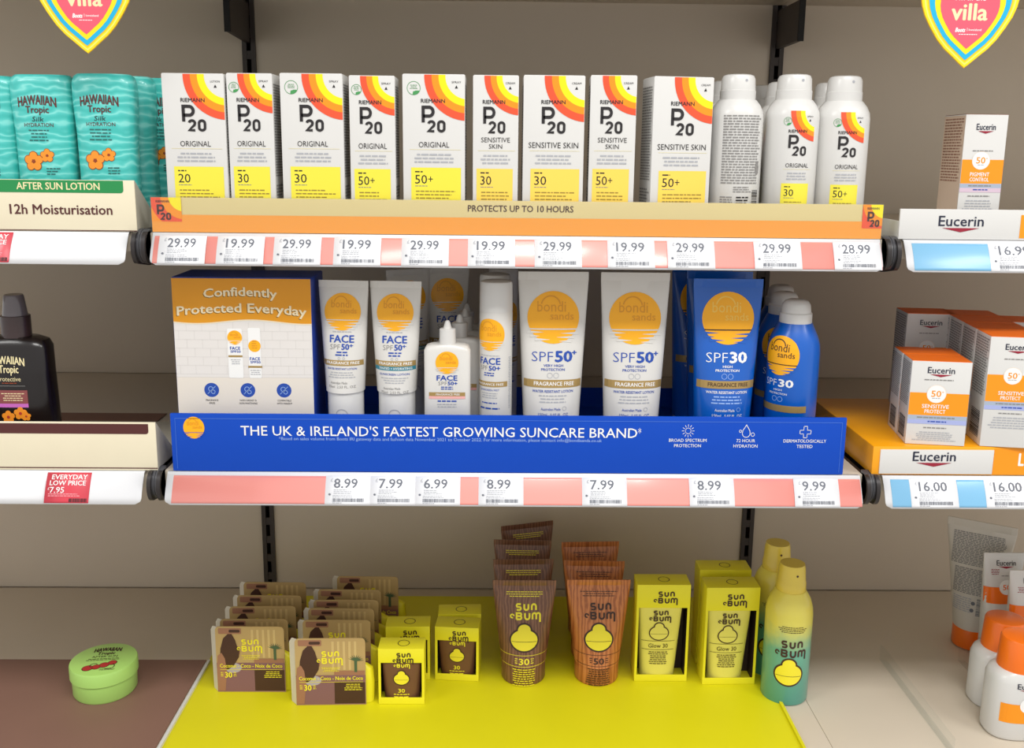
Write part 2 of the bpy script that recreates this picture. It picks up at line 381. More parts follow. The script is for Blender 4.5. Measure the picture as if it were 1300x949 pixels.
L_S, DY, DZ = 0.0385, 0.018, 0.034
def strip_pt(x, s, off):
    """s runs up the sloping face from 0 (bottom, nearest the aisle) to L_S (top)"""
    t = s / L_S; bulge = 0.0012 * math.sin(math.pi * max(0, min(1, t)))
    n = (-DZ / math.hypot(DY, DZ), DY / math.hypot(DY, DZ))
    return (x, -DY * (1 - t) + n[0] * (bulge + off), -DZ * (1 - t) + n[1] * (bulge + off))
def strip_face(x0, x1, s0, s1, off, r=0.0):
    rows, vs, fs = 12, [], []
    for k in range(rows + 1):
        s = s0 + (s1 - s0) * k / rows; ins = 0.0
        if r and s - s0 < r: ins = r - math.sqrt(max(0, r * r - (r - (s - s0)) ** 2))
        vs += [strip_pt(x0 + ins, s, off), strip_pt(x1 - ins, s, off)]
    fs = [(2 * k, 2 * k + 1, 2 * k + 3, 2 * k + 2) for k in range(rows)]
    return vs, fs
def slab(name, vs, fs, thick, m, parent):
    o = mesh_obj(name, vs, fs, m, parent, 60)
    md = o.modifiers.new('thickness', 'SOLIDIFY'); md.thickness = thick; md.offset = -1
    return o
HALF = 0.4065
def shelf(bay, z, insert, label, brackets=True):
    t = thing('shelf', label, 'shelf', (bay * BAY, D_F, z), group='metal shelves of the fixture')
    hw = 0.412 if brackets else 0.4198
    dk = box('deck', -hw, hw, 0.006, D_B - D_F - 0.007, -0.022, -0.0005, DECK, t, 0.001)
    for s in (-1, 1) if brackets else ():
        x = s * 0.4145
        pr = [(D_B - D_F - 0.002, -0.001), (0.02, -0.001), (0.004, 0.001)]
        pr += [(0.000 - 0.013 * math.sin(math.radians(a)) + 0.0, -0.017 + 0.018 * math.cos(math.radians(a))) for a in range(10, 175, 15)]
        pr += [(0.03, -0.04), (D_B - D_F - 0.002, -0.045)]
        b = extrude_x('end_bracket', pr, x - 0.0022, x + 0.0022, BRK, t)
        pn = [(0.012 - 0.021 * math.sin(math.radians(a)), -0.016 + 0.0195 * math.cos(math.radians(a))) for a in range(0, 181, 15)]
        extrude_x('nose_cap', pn, x - s * 0.0022, x + s * 0.0052, NOSE, b)
    if True:
        vs, fs = strip_face(-HALF, HALF, 0, L_S, 0, 0.007)
        n = len(vs); vs = vs + [(-HALF, 0.0058, -0.0003), (HALF, 0.0058, -0.0003)]; fs = fs + [(n - 2, n - 1, n + 1, n)]
        st = slab('ticket_strip', vs, fs, 0.0014, STRIP, t)
        if insert:
            slab('paper_insert', *strip_face(-HALF + insert[1], HALF - insert[2], 0.0016, L_S - 0.0045, 0.0007), 0.0004, insert[0], st)
    return t
for bay, nm in ((-1, 'left'), (0, 'middle'), (1, 'right')):
    shelf(bay, Z1, {-1: None, 0: (PINK, 0.003, 0.001), 1: (SKY, 0.008, 0.0)}[bay], f'upper {nm} shelf with a sloping ' + {-1: 'plain white', 0: 'pink', 1: 'pale blue'}[bay] + ' ticket strip')
    shelf(bay, Z2, {-1: None, 0: (PINK, 0.008, 0.001), 1: (SKY, 0.008, 0.0)}[bay], f'lower {nm} shelf with a sloping ' + {-1: 'plain white', 0: 'pink', 1: 'pale blue'}[bay] + ' ticket strip')
    shelf(bay, Z3, None, f'bottom {nm} shelf of bare taupe metal', brackets=False)
Z0 = at(650, 3, D_B).z + 0.022
for bay, nm in ((-1, 'left'), (0, 'middle'), (1, 'right')):
    shelf(bay, Z0, None, f'topmost {nm} shelf just above the picture', brackets=False)
for s, side in ((-1, 'left'), (1, 'right')):      # heavy bracket plates under the topmost shelf
    c = at(318 if s < 0 else 987, 54 if s < 0 else 62, D_B - 0.01); x = s * (BAY / 2 + 0.000)
    front = at(295 if s < 0 else 1017, 40 if s < 0 else 52, 1.46)
    t = thing('bracket_plate', f'black angled bracket plate at the top of the {side} upright', 'bracket', (x, D_B - 0.008, c.z), group='bracket plates at the top')
    zf = front.z - c.z; yf = 1.455 - (D_B - 0.008); top = Z0 - 0.03 - c.z
    extrude_x('plate', [(0, 0), (yf, zf), (yf, top), (0, top)], -0.0035, 0.0035, UPR, t, 20)
    extrude_x('front_flange', [(yf - 0.003, zf - 0.001), (yf, zf - 0.001), (yf, top), (yf - 0.003, top)], -0.0045, 0.0045, BLACK, t, 20)

fl = box('floor', -3, 3, -3.5, D_B + 0.05, -0.05, 0, mat('floor_vinyl', (176, 170, 162), 0.4, var=0.08, scale=3), None, 0); fl['kind'] = 'structure'; fl['label'] = 'pale vinyl shop floor of the aisle'

# ------------------------------------------------------------------ price tickets
def ticket(u, v, z, price, label, group, kind='plain', wpx=58.0):
    p = at(u, v, D_F - DY * 0.5); wm = (at(u + wpx / 2, v, D_F - DY * 0.5) - at(u - wpx / 2, v, D_F - DY * 0.5)).x
    t = thing('price_ticket', label, 'price ticket', (p.x, D_F, z), group=group)
    h0, h1 = 0.001, L_S - (0.004 if kind == 'plain' else 0.002)
    c = slab('card', *strip_face(-wm / 2, wm / 2, h0, h1, 0.0013), 0.0004, CARDW if kind == 'plain' else RED, t)
    P = Pr(wm / 100, (h1 - h0) / 66, 50, h1)
    if kind == 'plain':
        P.text('£', 11, 16, 6, 14, INKL, 1)
        P.text(price, 19, 78 if len(price) > 4 else 71, 7, 28, INKG, 1, 0.012)
        P.lines(19, 62, 32, 44, 3, INKL, 1, 0.4, 'l'); P.disc(10, 43, 2.6, INKG, 1, ry=2.4, n=12)
        P.lines(17, 64, 45, 52, 2, INKL, 1, 0.4, 'l'); P.bars(17, 88, 52, 60, 34, INKG, 1); P.lines(17, 44, 61.5, 64, 1, INKL, 1, 0.7, 'l')
    else:
        P.text('EVERYDAY', 12, 92, 5, 15, WHITE, 1, 0.02); P.text('LOW PRICE', 9, 90, 18, 28, WHITE, 1, 0.02)
        P.text('£', 6, 10, 32, 38, WHITE, 1); P.text(price, 11, 43, 32, 44, WHITE, 1, 0.015)
        P.lines(8, 92, 46, 54, 2, mat('faded_red_ink', (244, 160, 168), 0.5), 1, 0.4, 'l'); P.bars(56, 97, 56, 64, 24, INK, 1)
    P.build('print', c, lambda x, s, off: strip_pt(x, s, off + 0.0014))
G1, G2 = 'price tickets on the upper pink strip', 'price tickets on the lower pink strip'
for u, pr, lab in ((232, '29.99', 'white ticket reading 29.99 at the left end of the upper pink strip'),
                   (306, '19.99', 'white ticket reading 19.99, second from the left on the upper pink strip'),
                   (378, '29.99', 'white ticket reading 29.99, third from the left on the upper pink strip'),
                   (454, '19.99', 'white ticket reading 19.99, fourth from the left on the upper pink strip'),
                   (540, '29.99', 'white ticket reading 29.99, fifth from the left on the upper pink strip'),
                   (624, '19.99', 'white ticket reading 19.99, sixth from the left on the upper pink strip'),
                   (708.5, '29.99', 'white ticket reading 29.99, seventh from the left on the upper pink strip'),
                   (801, '19.99', 'white ticket reading 19.99, fourth from the right on the upper pink strip'),
                   (877, '29.99', 'white ticket reading 29.99, third from the right on the upper pink strip'),
                   (987, '29.99', 'white ticket reading 29.99, second from the right on the upper pink strip'),
                   (1088, '28.99', 'white ticket reading 28.99 at the right end of the upper pink strip')):
    ticket(u, 318, Z1, pr, lab, G1, wpx=60)
for u, pr, lab in ((442, '8.99', 'white ticket reading 8.99, leftmost on the lower pink strip'),
                   (499, '7.99', 'white ticket reading 7.99 between the 8.99 and 6.99 tickets'),
                   (556, '6.99', 'white ticket reading 6.99 on the lower pink strip'),
                   (636, '8.99', 'white ticket reading 8.99 standing alone right of the 6.99 ticket'),
                   (767, '7.99', 'white ticket reading 7.99 standing alone on the lower pink strip'),
                   (903, '8.99', 'white ticket reading 8.99, left of the 9.99 ticket'),
                   (1036, '9.99', 'white ticket reading 9.99 at the right of the lower pink strip')):
    ticket(u, 624, Z2, pr, lab, G2, wpx=57)
ticket(1288, 326, Z1, '16.99', 'white ticket reading 16.99 on the upper pale blue strip', 'price tickets on the blue strips', wpx=66)
ticket(1185, 622, Z2, '16.00', 'white ticket reading 16.00, left of two on the lower pale blue strip', 'price tickets on the blue strips', wpx=60)
ticket(1280, 622, Z2, '16.00', 'white ticket reading 16.00, right of two on the lower pale blue strip', 'price tickets on the blue strips', wpx=60)
ticket(-16, 314, Z1, '7.95', 'red everyday low price ticket cut by the left picture edge', 'red low price tickets', 'red', 62)
ticket(87, 618, Z2, '7.95', 'red everyday low price ticket reading 7.95 on the lower white strip', 'red low price tickets', 'red', 56)

# ------------------------------------------------------------------ hearts hanging from the topmost strip
def heart(u_tip, v_tip, label):
    D = D_F - DY - 0.004
    p = at(u_tip, v_tip, D); k = (at(u_tip + 50, v_tip - 60, D) - at(u_tip - 50, v_tip - 60, D)).x / 100
    t = thing('heart_sign', label, 'sign', (p.x, D, p.z), group='heart signs hung from the topmost shelf')
    half = [(0, 0), (7, 5.5), (15, 12.5), (27.5, 23), (38, 34.5), (48.5, 50), (56, 63), (60.5, 75), (62.6, 86), (62.5, 98), (58, 112), (48, 122), (34, 126), (18, 122), (7, 115), (0, 110)]
    full = half + [(-x, y) for x, y in half[-2:0:-1]]
    def sc(f): return [(x * f, (y - 58.7) * f + 58.7) for x, y in full]
    vs = [(x * k, 0, y * k) for x, y in sc(1)]; n = len(vs)
    vs += [(x, 0.0012, z) for x, _, z in vs]
    pl = mesh_obj('plaque', vs, [tuple(range(n)), tuple(range(2 * n - 1, n - 1, -1))] + [(i, n + i, n + (i + 1) % n, (i + 1) % n) for i in range(n)], HORG, t)
    P = Pr(k, k, 0, 0)
    for f, m, L in ((0.985, HYEL, 1), (0.935, HPAL, 2), (0.90, HYEL, 3), (0.86, HORG, 4), (0.835, HBLU, 5), (0.715, HYEL, 6), (0.60, HPINK, 7)):
        P._a([(x, -y) for x, y in sc(f)], [tuple(range(n))], m, L)
    P.text("I'm in the", -19, 19, -88, -82, WHITE, 8, 0.01)
    P.text('villa', -22.5, 22.5, -78, -58.5, CREAMI, 8, 0.03)
    P.text('Boots', -16, -4, -49, -44, WHITE, 8, 0.05, shear=0.2); P.rect(-1.3, -49, -0.8, -45, WHITE, 8); P.text('loveisland', 1, 17, -48, -45.5, WHITE, 8, 0.02)
    P.lines(-12, 13, -41.5, -40.3, 1, WHITE, 8, 0.7)
    P.build('print', pl, flat_map(0))
    s = bmesh.new(); add_box(s, -0.004, 0.004, 0.0013, 0.0019, 0.10 * k * 1000, Z0 - p.z - 0.012); bm_obj('hanging_tab', s, GLOSSW, t)
heart(112, 68, 'yellow, blue and coral heart sign hanging at the top left')
heart(1223.5, 86.5, 'yellow, blue and coral heart sign hanging at the top right')

# ------------------------------------------------------------------ cartons
def carton(name, label, cat, W, Dp, H, m, loc, rz=0.0, group=None, flaps=True):
    t = thing(name, label, cat, loc, rz, group)
    b = box('carton_body', -W / 2, W / 2, -Dp / 2, Dp / 2, 0, H, m, t, 0.0009)
    if flaps: box('top_flap', -W / 2 + 0.001, W / 2 - 0.001, -Dp / 2 + 0.0008, Dp / 2 - 0.002, H - 0.0002, H + 0.0006, m, b, 0)
    return t, b

# ---- tall white sunscreen cartons
def p20_print(P, W, kind, num, form, y0=0.0, k=1.0, bottom=185, badge=True):
    cx = W / 2; clip = (0.6, y0 + 0.2, W - 0.6, y0 + 70)
    ac, ar = (W + 3, 55 if W > 65 else 47)
    for r1, r0, m in ((ar, ar * 0.83, ARC_R), (ar * 0.83, ar * 0.67, ARC_O), (ar * 0.67, ar * 0.51, ARC_Y)):
        P.ring(ac, y0 + 2, r0, r1, m, 1, 80, 200, clip=clip)
    tx = cx - 1 if W > 65 else cx - 2.4
    P.text('RIEMANN', tx - 15.3 * k, tx + 15.3 * k, y0 + 30.2, y0 + 35, INK, 3, 0.018)
    P.glyph('P', tx - 14.6 * k, tx + 2.2 * k, y0 + 38.5, y0 + 61.5, 4.0 * k, INK)
    P.glyph('2', tx - 7.5 * k, tx + 3.2 * k, y0 + 56.5, y0 + 72, 3.3 * k, INK); P.glyph('0', tx + 5.2 * k, tx + 16 * k, y0 + 56.5, y0 + 72, 3.3 * k, INK)
    if kind == 'ORIGINAL': P.text('ORIGINAL', cx - 19.6 * k, cx + 19.6 * k, y0 + 84, y0 + 90.8, INK, 3, -0.004)
    elif W > 65: P.text('SENSITIVE SKIN', cx - 32, cx + 32, y0 + 83, y0 + 90, INK, 3, -0.004)
    else: P.text('SENSITIVE', cx - 18.5, cx + 18.5, y0 + 77, y0 + 83, INK, 3, -0.004); P.text('SKIN', cx - 8.6, cx + 8.6, y0 + 85.4, y0 + 91, INK, 3, -0.004)
    P.rect(W * 0.11, y0 + 93.4, W * 0.93, y0 + 93.9, YLINE, 1)
    P.lines(cx - W * 0.33, cx + W * 0.33, y0 + 99, y0 + 113, 3, INKL, 2, 0.42, 'c', 0.25)
    pm = YEL if kind == 'ORIGINAL' else YEO
    x0, x1 = (W * 0.13, W * 0.935) if W > 65 else (W * 0.085, W * 0.885)
    P.rect(x0, y0 + 116.5, x1, y0 + bottom, pm, 1)
    P.lines(x0 + 5, x0 + 16, y0 + 121, y0 + 123.4, 1, INK, 2, 0.7, 'l', 0.1)
    P.text(num.replace('+', ''), x0 + 5, x0 + 20.5 * k, y0 + 126, y0 + 137, INK, 2, 0.002)
    if '+' in num: P.text('+', x0 + 22 * k, x0 + 28 * k, y0 + 126.5, y0 + 136, INK, 2, 0.0)
    P.lines(x0 + 5, x0 + 22, y0 + 139.5, y0 + 141.2, 1, INKM, 2, 0.6, 'l', 0.1)
    P.lines(x0 + 6, x1 - 2, y0 + 146, y0 + 168, 5, OLIVE, 2, 0.35, 'l', 0.35)
    if badge:
        bx = 14.5 if W > 65 else 9.5; rr = 8.6 if W > 65 else 6.6
        P.ring(bx, y0 + 17, rr - 0.6, rr, LEAF, 1); P.ring(bx, y0 + 17, rr * 0.45, rr - 0.6, LEAF, 1, 25, 100, clip=(bx - 2, y0 + 17 + rr * 0.35, bx + 10, y0 + 40))
        P.lines(bx - rr * 0.6, bx + rr * 0.6, y0 + 13, y0 + 19, 3, LEAF, 2, 0.35)
    P.text(form, W - 17, W - 5, y0 + 8, y0 + 10.4, INK, 2, 0.0)
    P.poly([(W - 13, y0 + 16.8), (W - 9.2, y0 + 16.8), (W - 11, y0 + 13)], INK, 2)
GP = 'tall white cartons on the upper shelf'
for u0, u1, vt, kind, num, form, rz, lab in (
        (204, 283.5, 93, 'ORIGINAL', '20', 'LOTION', 0, 'tall wide white carton with yellow panel reading 20, leftmost of its row'),
        (286.5, 345, 93, 'ORIGINAL', '30', 'SPRAY', 0, 'narrow white carton with yellow panel reading 30, second of its row'),
        (354.5, 434.5, 93, 'ORIGINAL', '30', 'SPRAY', 0, 'wide white carton with yellow panel reading 30, third of its row'),
        (442.5, 501, 96, 'ORIGINAL', '50+', 'SPRAY', 0.0, 'narrow white carton with yellow panel reading 50+, fourth of its row'),
        (510.5, 590.5, 94, 'ORIGINAL', '50+', 'SPRAY', 0.0, 'wide white carton with yellow panel reading 50+, fifth of its row'),
        (600.5, 659, 95.5, 'SENSITIVE', '30', 'CREAM', 0, 'narrow white sensitive skin carton with honey panel reading 30, sixth of its row'),
        (665, 743.5, 95.5, 'SENSITIVE', '30', 'CREAM', 0.0, 'wide white sensitive skin carton with honey panel reading 30, seventh of its row'),
        (750.5, 809.5, 95.5, 'SENSITIVE', '50+', 'CREAM', -0.05, 'narrow white sensitive skin carton with honey panel reading 50+, eighth of its row'),
        (831, 909.5, 97, 'SENSITIVE', '50+', 'CREAM', 0.13, 'wide white sensitive skin carton reading 50+, turned slightly, last before the cans')):
    D = 1.082; a, b = at(u0, vt, D), at(u1, vt, D); W = (b.x - a.x) / math.cos(rz); H = a.z - Z1 - 0.001; big = W > 0.065
    Dp = 0.046 if big else 0.042; cxx = (a.x + b.x) / 2
    off = Matrix.Rotation(rz, 3, 'Z') @ Vector((0, Dp / 2, 0))
    t, body = carton('sunscreen_carton', lab, 'carton', W, Dp, H, CARTON, (cxx + off.x, D + off.y + abs(rz) * W / 2, Z1 + 0.001), rz, GP)
    wp = u1 - u0; P = Pr(W / wp, W / wp * 1.0, wp / 2, H)
    p20_print(P, wp, kind, num, form, 0, 1.0 if big else 0.93, H / (W / wp) - 3, badge=(kind == 'ORIGINAL' and num + form != '20LOTION'))
    P.build('front_print', body, flat_map(-Dp / 2))
    S = Pr(0.001, 0.001, 0, H)
    for sgn, mp in ((1, right_map(W / 2)), (-1, left_map(-W / 2))):
        S = Pr(0.001, 0.001, 0, H); S.lines(-Dp * 420, Dp * 420, 10, H * 1000 - 60, 34, INKM, 1, 0.5, 'j', 0.1); S.lines(-Dp * 420, Dp * 420, H * 1000 - 52, H * 1000 - 10, 12, INKM, 1, 0.5, 'j', 0.3)
        S.build('side_print', body, mp)

# ---- white aerosol cans at the right end of that row
def can_profile(R, H, hc, rc):
    hb = H - hc
    return [(0, R * 0.94, R * 0.94, 2), (0.003, R, R, 2), (hb - 0.020, R, R, 2), (hb - 0.013, R * 0.97, R * 0.97, 2), (hb - 0.006, R * 0.86, R * 0.86, 2), (hb, R * 0.70, R * 0.70, 2)]
def cap_profile(z0, rc, hc):
    return [(z0 - 0.001, rc * 1.03, rc * 1.03, 2), (z0 + hc * 0.36, rc * 1.03, rc * 1.03, 2), (z0 + hc * 0.38, rc, rc, 2), (z0 + hc * 0.82, rc * 0.97, rc * 0.97, 2), (z0 + hc * 0.95, rc * 0.88, rc * 0.88, 2), (z0 + hc, rc * 0.72, rc * 0.72, 2)]
def white_can(label, u, vt, D, num, back=False, rot=0.0):
    R = 0.0302; p = at(u, vt, D + R); H = p.z - Z1 - 0.001; hc = 0.028
    t = thing('aerosol_can', label, 'spray can', (p.x, D + R, Z1 + 0.001), rot, 'white spray cans on the upper shelf')
    pr = can_profile(R, H, hc, 0.0195); b = loft('can_body', pr, GLOSSW, t)
    c = loft('cap', cap_profile(H - hc, 0.0195, hc), GLOSSW, t)
    n = Pr(0.001, 0.001, 0, H); n.disc(4, 7, 1.6, INKL, 1); n.build('nozzle_hole', c, prof_map(cap_profile(H - hc, 0.0195, hc)), 0.002)
    s = 0.00093 if back else 0.00069; P = Pr(s, s, 29, H)
    if back:
        P.lines(4, 56, 49, 132, 26, INKM, 2, 0.5, 'j', 0.12); P.lines(20, 46, 134, 142, 3, INKM, 2, 0.5, 'l'); P.lines(4, 20, 146, 176, 10, INKM, 2, 0.5, 'j', 0.1)
        P.lines(24, 40, 146, 160, 4, INK, 2, 0.5, 'l'); P.bars(45, 56, 138, 176, 20, INK, 2, False); P.disc(52, 112, 3.5, INKM, 2, ry=8)
    else:
        p20_print(P, 58, 'ORIGINAL', num, 'SPRAY', 59, 0.98, H / s - 62)
    P.build('label_print', b, prof_map(pr), 0.0025)
    return t
white_can('white spray can turned to show small grey text, beside the last carton', 938, 95, 1.085, '30', True, 0.05)
white_can('white spray can with yellow panel reading 30', 1009.5, 95, 1.085, '30', False, 0.0)
white_can('white spray can with yellow panel reading 50+, rightmost of its row', 1073.5, 97, 1.086, '50+', False, -0.05)
white_can('white spray can behind the one turned to its small text', 924, 103, 1.165, '30', False, 0.2)
white_can('white spray can peeping between the two front cans, farthest back', 974, 108.5, 1.215, '30', False, 0.1)
white_can('white spray can directly behind the 30 can', 995, 104.5, 1.150, '30', False, 0.2)
white_can('white spray can behind the rightmost 50+ can', 1056, 105.5, 1.160, '50+', False, 0.2)

# ------------------------------------------------------------------ banner in front of the tall cartons
def front_panel(name, label, cat, u0, u1, vt, D, z, thick, m):
    a, b = at(u0, vt, D), at(u1, vt, D); W = b.x - a.x; H = at((u0 + u1) / 2, vt, D).z - z
    t = thing(name, label, cat, ((a.x + b.x) / 2, D, z))
    return t, W, H
t, W, H = front_panel('shelf_banner', 'tan and orange banner reading protects up to 10 hours', 'banner', 191.5, 1122, 255, D_F + 0.004, Z1, 0.002, TAN)
pl = box('panel', -W / 2, W / 2, 0, 0.0025, 0.001, H, TAN, t, 0.0004)
P = Pr(W / 930, H / 45, 465, H)
P.rect(0, 22, 930, 44.5, ORB, 1)
P.text('PROTECTS UP TO 10 HOURS', 400, 534, 6, 14, BRN, 2, 0.012)
for x0 in (0, 904):
    x1 = x0 + (38 if x0 == 0 else 26); P.rect(x0, 0, x1, 31, ARC_O, 2)
    for r, m in ((44, ARC_R), (30, ARC_O), (20, ARC_Y)):
        P.disc(x1 + 4, -2, r, m, {44: 3, 30: 4, 20: 5}[r], clip=(x0, 0, x1, 31))
    q = 0.8 if x0 == 0 else 0.72
    P.text('RIEMANN', x0 + 8 * q, x0 + 29 * q, 3.5, 6.5, BRN, 6, 0.02); P.glyph('P', x0 + 9 * q, x0 + 21 * q, 9, 23, 2.6, BRN, 6); P.glyph('2', x0 + 14 * q, x0 + 22 * q, 19.5, 29, 2.2, BRN, 6); P.glyph('0', x0 + 23 * q, x0 + 31 * q, 19.5, 29, 2.2, BRN, 6)
P.build('print', pl, flat_map(0))
guard = box('clear_guard', -W / 2 - 0.001, W / 2 + 0.001, -0.0022, -0.0012, -0.0002, H + 0.0015, ACR, t, 0)

# ------------------------------------------------------------------ left bay, upper: turquoise bottles in a cream tray
def open_tray(name, label, u_r, vt, z, D, W, dep, m_front, m_side, side_h):
    r = at(u_r, vt, D); H = r.z - z
    t = thing(name, label, 'tray', (r.x - W / 2, D, z + 0.0005))
    fr = box('front_lip', -W / 2, W / 2, 0, 0.0016, 0, H, m_front, t, 0.0004)
    box('tray_floor', -W / 2, W / 2, 0.0016, dep, 0, 0.0015, m_side, t, 0)
    for s in (-1, 1):
        extrude_x('side_wall', [(0.0016, 0), (dep, 0), (dep, side_h), (0.05, side_h), (0.0016, H)], s * W / 2 - (0.0012 if s > 0 else 0), s * W / 2 + (0 if s > 0 else 0.0012), m_side, t, 20)
    return t, fr, W, H
t, fr, W, H = open_tray('display_tray', 'cream cardboard tray lip with green after sun lotion band', 170, 229.5, Z1, D_F + 0.002, 0.60, 0.30, CREAM, KRAFT, 0.02)
k = W / (at(170, 260, D_F).x - at(70, 260, D_F).x) * 100
P = Pr(W / k, H / 62, k - 170, H); P.ox = k / 2 - (k - 170); P = Pr(W / k, H / 62, 170 - k / 2, H)
P.rect(170 - k, 0.6, 156, 15.5, GREEN, 1, 4, '0010'); P.text('AFTER SUN LOTION', 21, 126, 3.5, 11.8, CREAMI, 2, 0.02)
P.text('12h Moisturisation', 10, 140, 30, 41.5, BANDB, 2, 0.02); P.rect(170 - k, 60.5, 170, 61.5, BANDB, 1)
P.build('print', fr, flat_map(0))
def turq(label, u, vt, D):
    p = at(u, vt, D + 0.02); Z = Z1 + 0.0022; H = p.z - Z; a = 0.0345; b = 0.020
    t = thing('lotion_bottle', label, 'bottle', (p.x, D + b, Z), 0, 'turquoise lotion bottles')
    pr = [(0, a * 0.9, b * 0.9, 2.6), (0.004, a * 0.97, b, 2.6), (H * 0.35, a * 0.93, b, 2.6), (H * 0.62, a * 0.95, b, 2.6), (H * 0.85, a * 1.02, b, 2.7), (H - 0.010, a * 1.0, b * 0.95, 3), (H - 0.003, a * 0.94, b * 0.86, 3), (H, a * 0.84, b * 0.7, 3)]
    bd = loft('bottle_body', pr, TURQ, t)
    s = 0.00091; P = Pr(s, s, 0, H)
    P.text('HAWAIIAN', -23, 23, 25, 36, MARO, 1, 0.02, arc=3); P.text('Tropic', -14, 14, 38, 46, MARO, 1, 0.02)
    P.text('Silk', -7, 7, 50.5, 56, INK, 1, 0, shear=0.2); P.text('HYDRATION', -17, 18, 58, 62.5, MARO, 1, 0.0)
    P.lines(-14, 14, 66, 82, 4, TDK, 1, 0.38)
    for fx, fy, r in ((-9, 104, 7.2), (8, 97, 5)):
        for q in range(5):
            A = math.radians(72 * q - 90); cx, cy = fx + r * 0.95 * math.cos(A), fy + r * 0.95 * math.sin(A)
            P.disc(cx, cy, r * 0.78, FLOD, 1 + 0.1 * q, n=16); P.disc(cx, cy, r * 0.66, FLOW, 2 + 0.1 * q, n=16)
        P.disc(fx, fy, r * 0.3, FLOD, 4, n=10)
    P.lines(6, 22, 112, 122, 3, TDK, 2, 0.4, 'l')
    P.build('label_print', bd, prof_map(pr, None), 0.004)
    return t
turq('turquoise lotion bottle cut by the left picture edge', -17, 97, 1.095)
turq('turquoise lotion bottle with orange flowers, left of the two fully seen', 54, 95.5, 1.090)
turq('turquoise lotion bottle with orange flowers, right of the two fully seen', 132, 94.5, 1.088)
turq('turquoise lotion bottle half hidden behind the right front one', 158, 97.5, 1.145)
turq('turquoise lotion bottle beside the white cartons, behind the others', 203, 100, 1.175)

# ------------------------------------------------------------------ left bay, lower: dark spray bottle in a cream tray
t, fr, W, H = open_tray('display_tray', 'cream cardboard tray lip with plain dark brown band', 196.8, 536.5, Z2, D_F + 0.002, 0.62, 0.20, CREAM, KRAFT, 0.015)
k = W / (at(196.8, 560, D_F).x - at(96.8, 560, D_F).x) * 100
P = Pr(W / k, H / 60, 197 - k / 2, H); P.rect(197 - k, 2, 188, 14.5, BANDB, 1, 3.5, '0010'); P.rect(197 - k, 56.5, 197, 57.8, BANDB, 1); P.build('print', fr, flat_map(0))
def liner(label, z, u_r, v_b, u_l):
    a = atz(u_r, v_b, z); y1 = a.y; x1 = a.x
    t = thing('shelf_liner', label, 'liner', (x1 - 0.30, (D_F + 0.3 + y1) / 2 - 0.15, z + 0.0002))
    box('sheet', -0.30, 0.30, D_F + (0.012 if z > Z3 else 0.012) - t.location.y, y1 - t.location.y, 0, 0.0009 if z == Z3 else 0.0003, LINER, t, 0)
liner('reddish brown liner sheet on the bottom left shelf', Z3, 262, 838, 0)
def liner2():
    a = atz(212, 525.5, Z2)
    t = thing('shelf_liner', 'dark brown liner strip behind the cream tray on the lower left shelf', 'liner', (a.x - 0.30, a.y, Z2 + 0.0003))
    box('sheet', -0.3, 0.3, D_F + 0.205 - a.y, 0.0, 0, 0.001, mat('dark_liner', (128, 92, 78), 0.6, var=0.06), t, 0)
def dark_bottle():
    D = 1.10; p = at(20, 376, D); Z = Z2 + 0.0025; s = (at(65, 500, D).x - at(-15, 500, D).x) / 80
    zs = lambda v: at(20, v, D).z - Z
    X = (at(64, 520, D).x + at(-28, 520, D).x) / 2; a = (at(64, 520, D).x - at(-28, 520, D).x) / 2
    t = thing('spray_bottle', 'dark brown pump spray bottle with clear overcap at the left edge', 'bottle', (X, D + 0.022, Z))
    h = zs(430)
    pr = [(0, a * 0.96, 0.02, 3), (0.004, a, 0.022, 3), (h * 0.3, a * 0.97, 0.022, 3), (h * 0.7, a * 0.93, 0.022, 3), (h - 0.012, a * 0.92, 0.021, 3.2), (h - 0.004, a * 0.84, 0.018, 3), (h, a * 0.6, 0.014, 2.5)]
    b = loft('bottle_body', pr, BOTB, t)
    h1 = zs(404); h2 = zs(376); rc = 0.0165
    c = loft('pump_collar', [(h - 0.001, rc, rc, 2), (h1, rc, rc, 2), (h1 + 0.0005, rc * 0.9, rc * 0.9, 2)], CAPB, t)
    loft('pump_head', [(h1, rc * 0.86, rc * 0.86, 2), (h1 + (h2 - h1) * 0.5, rc * 0.76, rc * 0.76, 2), (h2 - 0.003, rc * 0.68, rc * 0.68, 2), (h2 - 0.001, rc * 0.62, rc * 0.62, 2)], SMOKE, t)
    P = Pr(0.00091, 0.00091, 18, h); o = 52
    P.text('HAWAIIAN', -8, 36, 23, 33, CREAMI, 1, 0.02, arc=3); P.text('Tropic', 3, 28, 35, 45, CREAMI, 1, 0.02)
    P.text('Protective', 0, 30, 50, 56, CREAMI, 1, 0.0); P.lines(4, 26, 58, 60, 1, FLOD, 1, 0.6); P.rect(-6, 62, 35, 62.6, INKM, 1)
    P.rect(-8, 68, 37, 86, DUSK, 1); P.lines(2, 34, 72, 84, 4, CREAMI, 2, 0.35); P.rect(-8, 86, 37, 91, VIOL, 1)
    for fx, fy, r in ((10, 104, 5), (26, 99, 5), (33, 103, 3.5)):
        for q in range(5):
            A = math.radians(72 * q - 90); P.disc(fx + r * math.cos(A), fy + r * math.sin(A), r * 0.75, FLOW, 1 + 0.1 * q, n=14)
        P.disc(fx, fy, r * 0.4, FRUIT, 3, n=10)
    P.build('label_print', b, prof_map(pr, None), 0.004)
dark_bottle(); liner2()

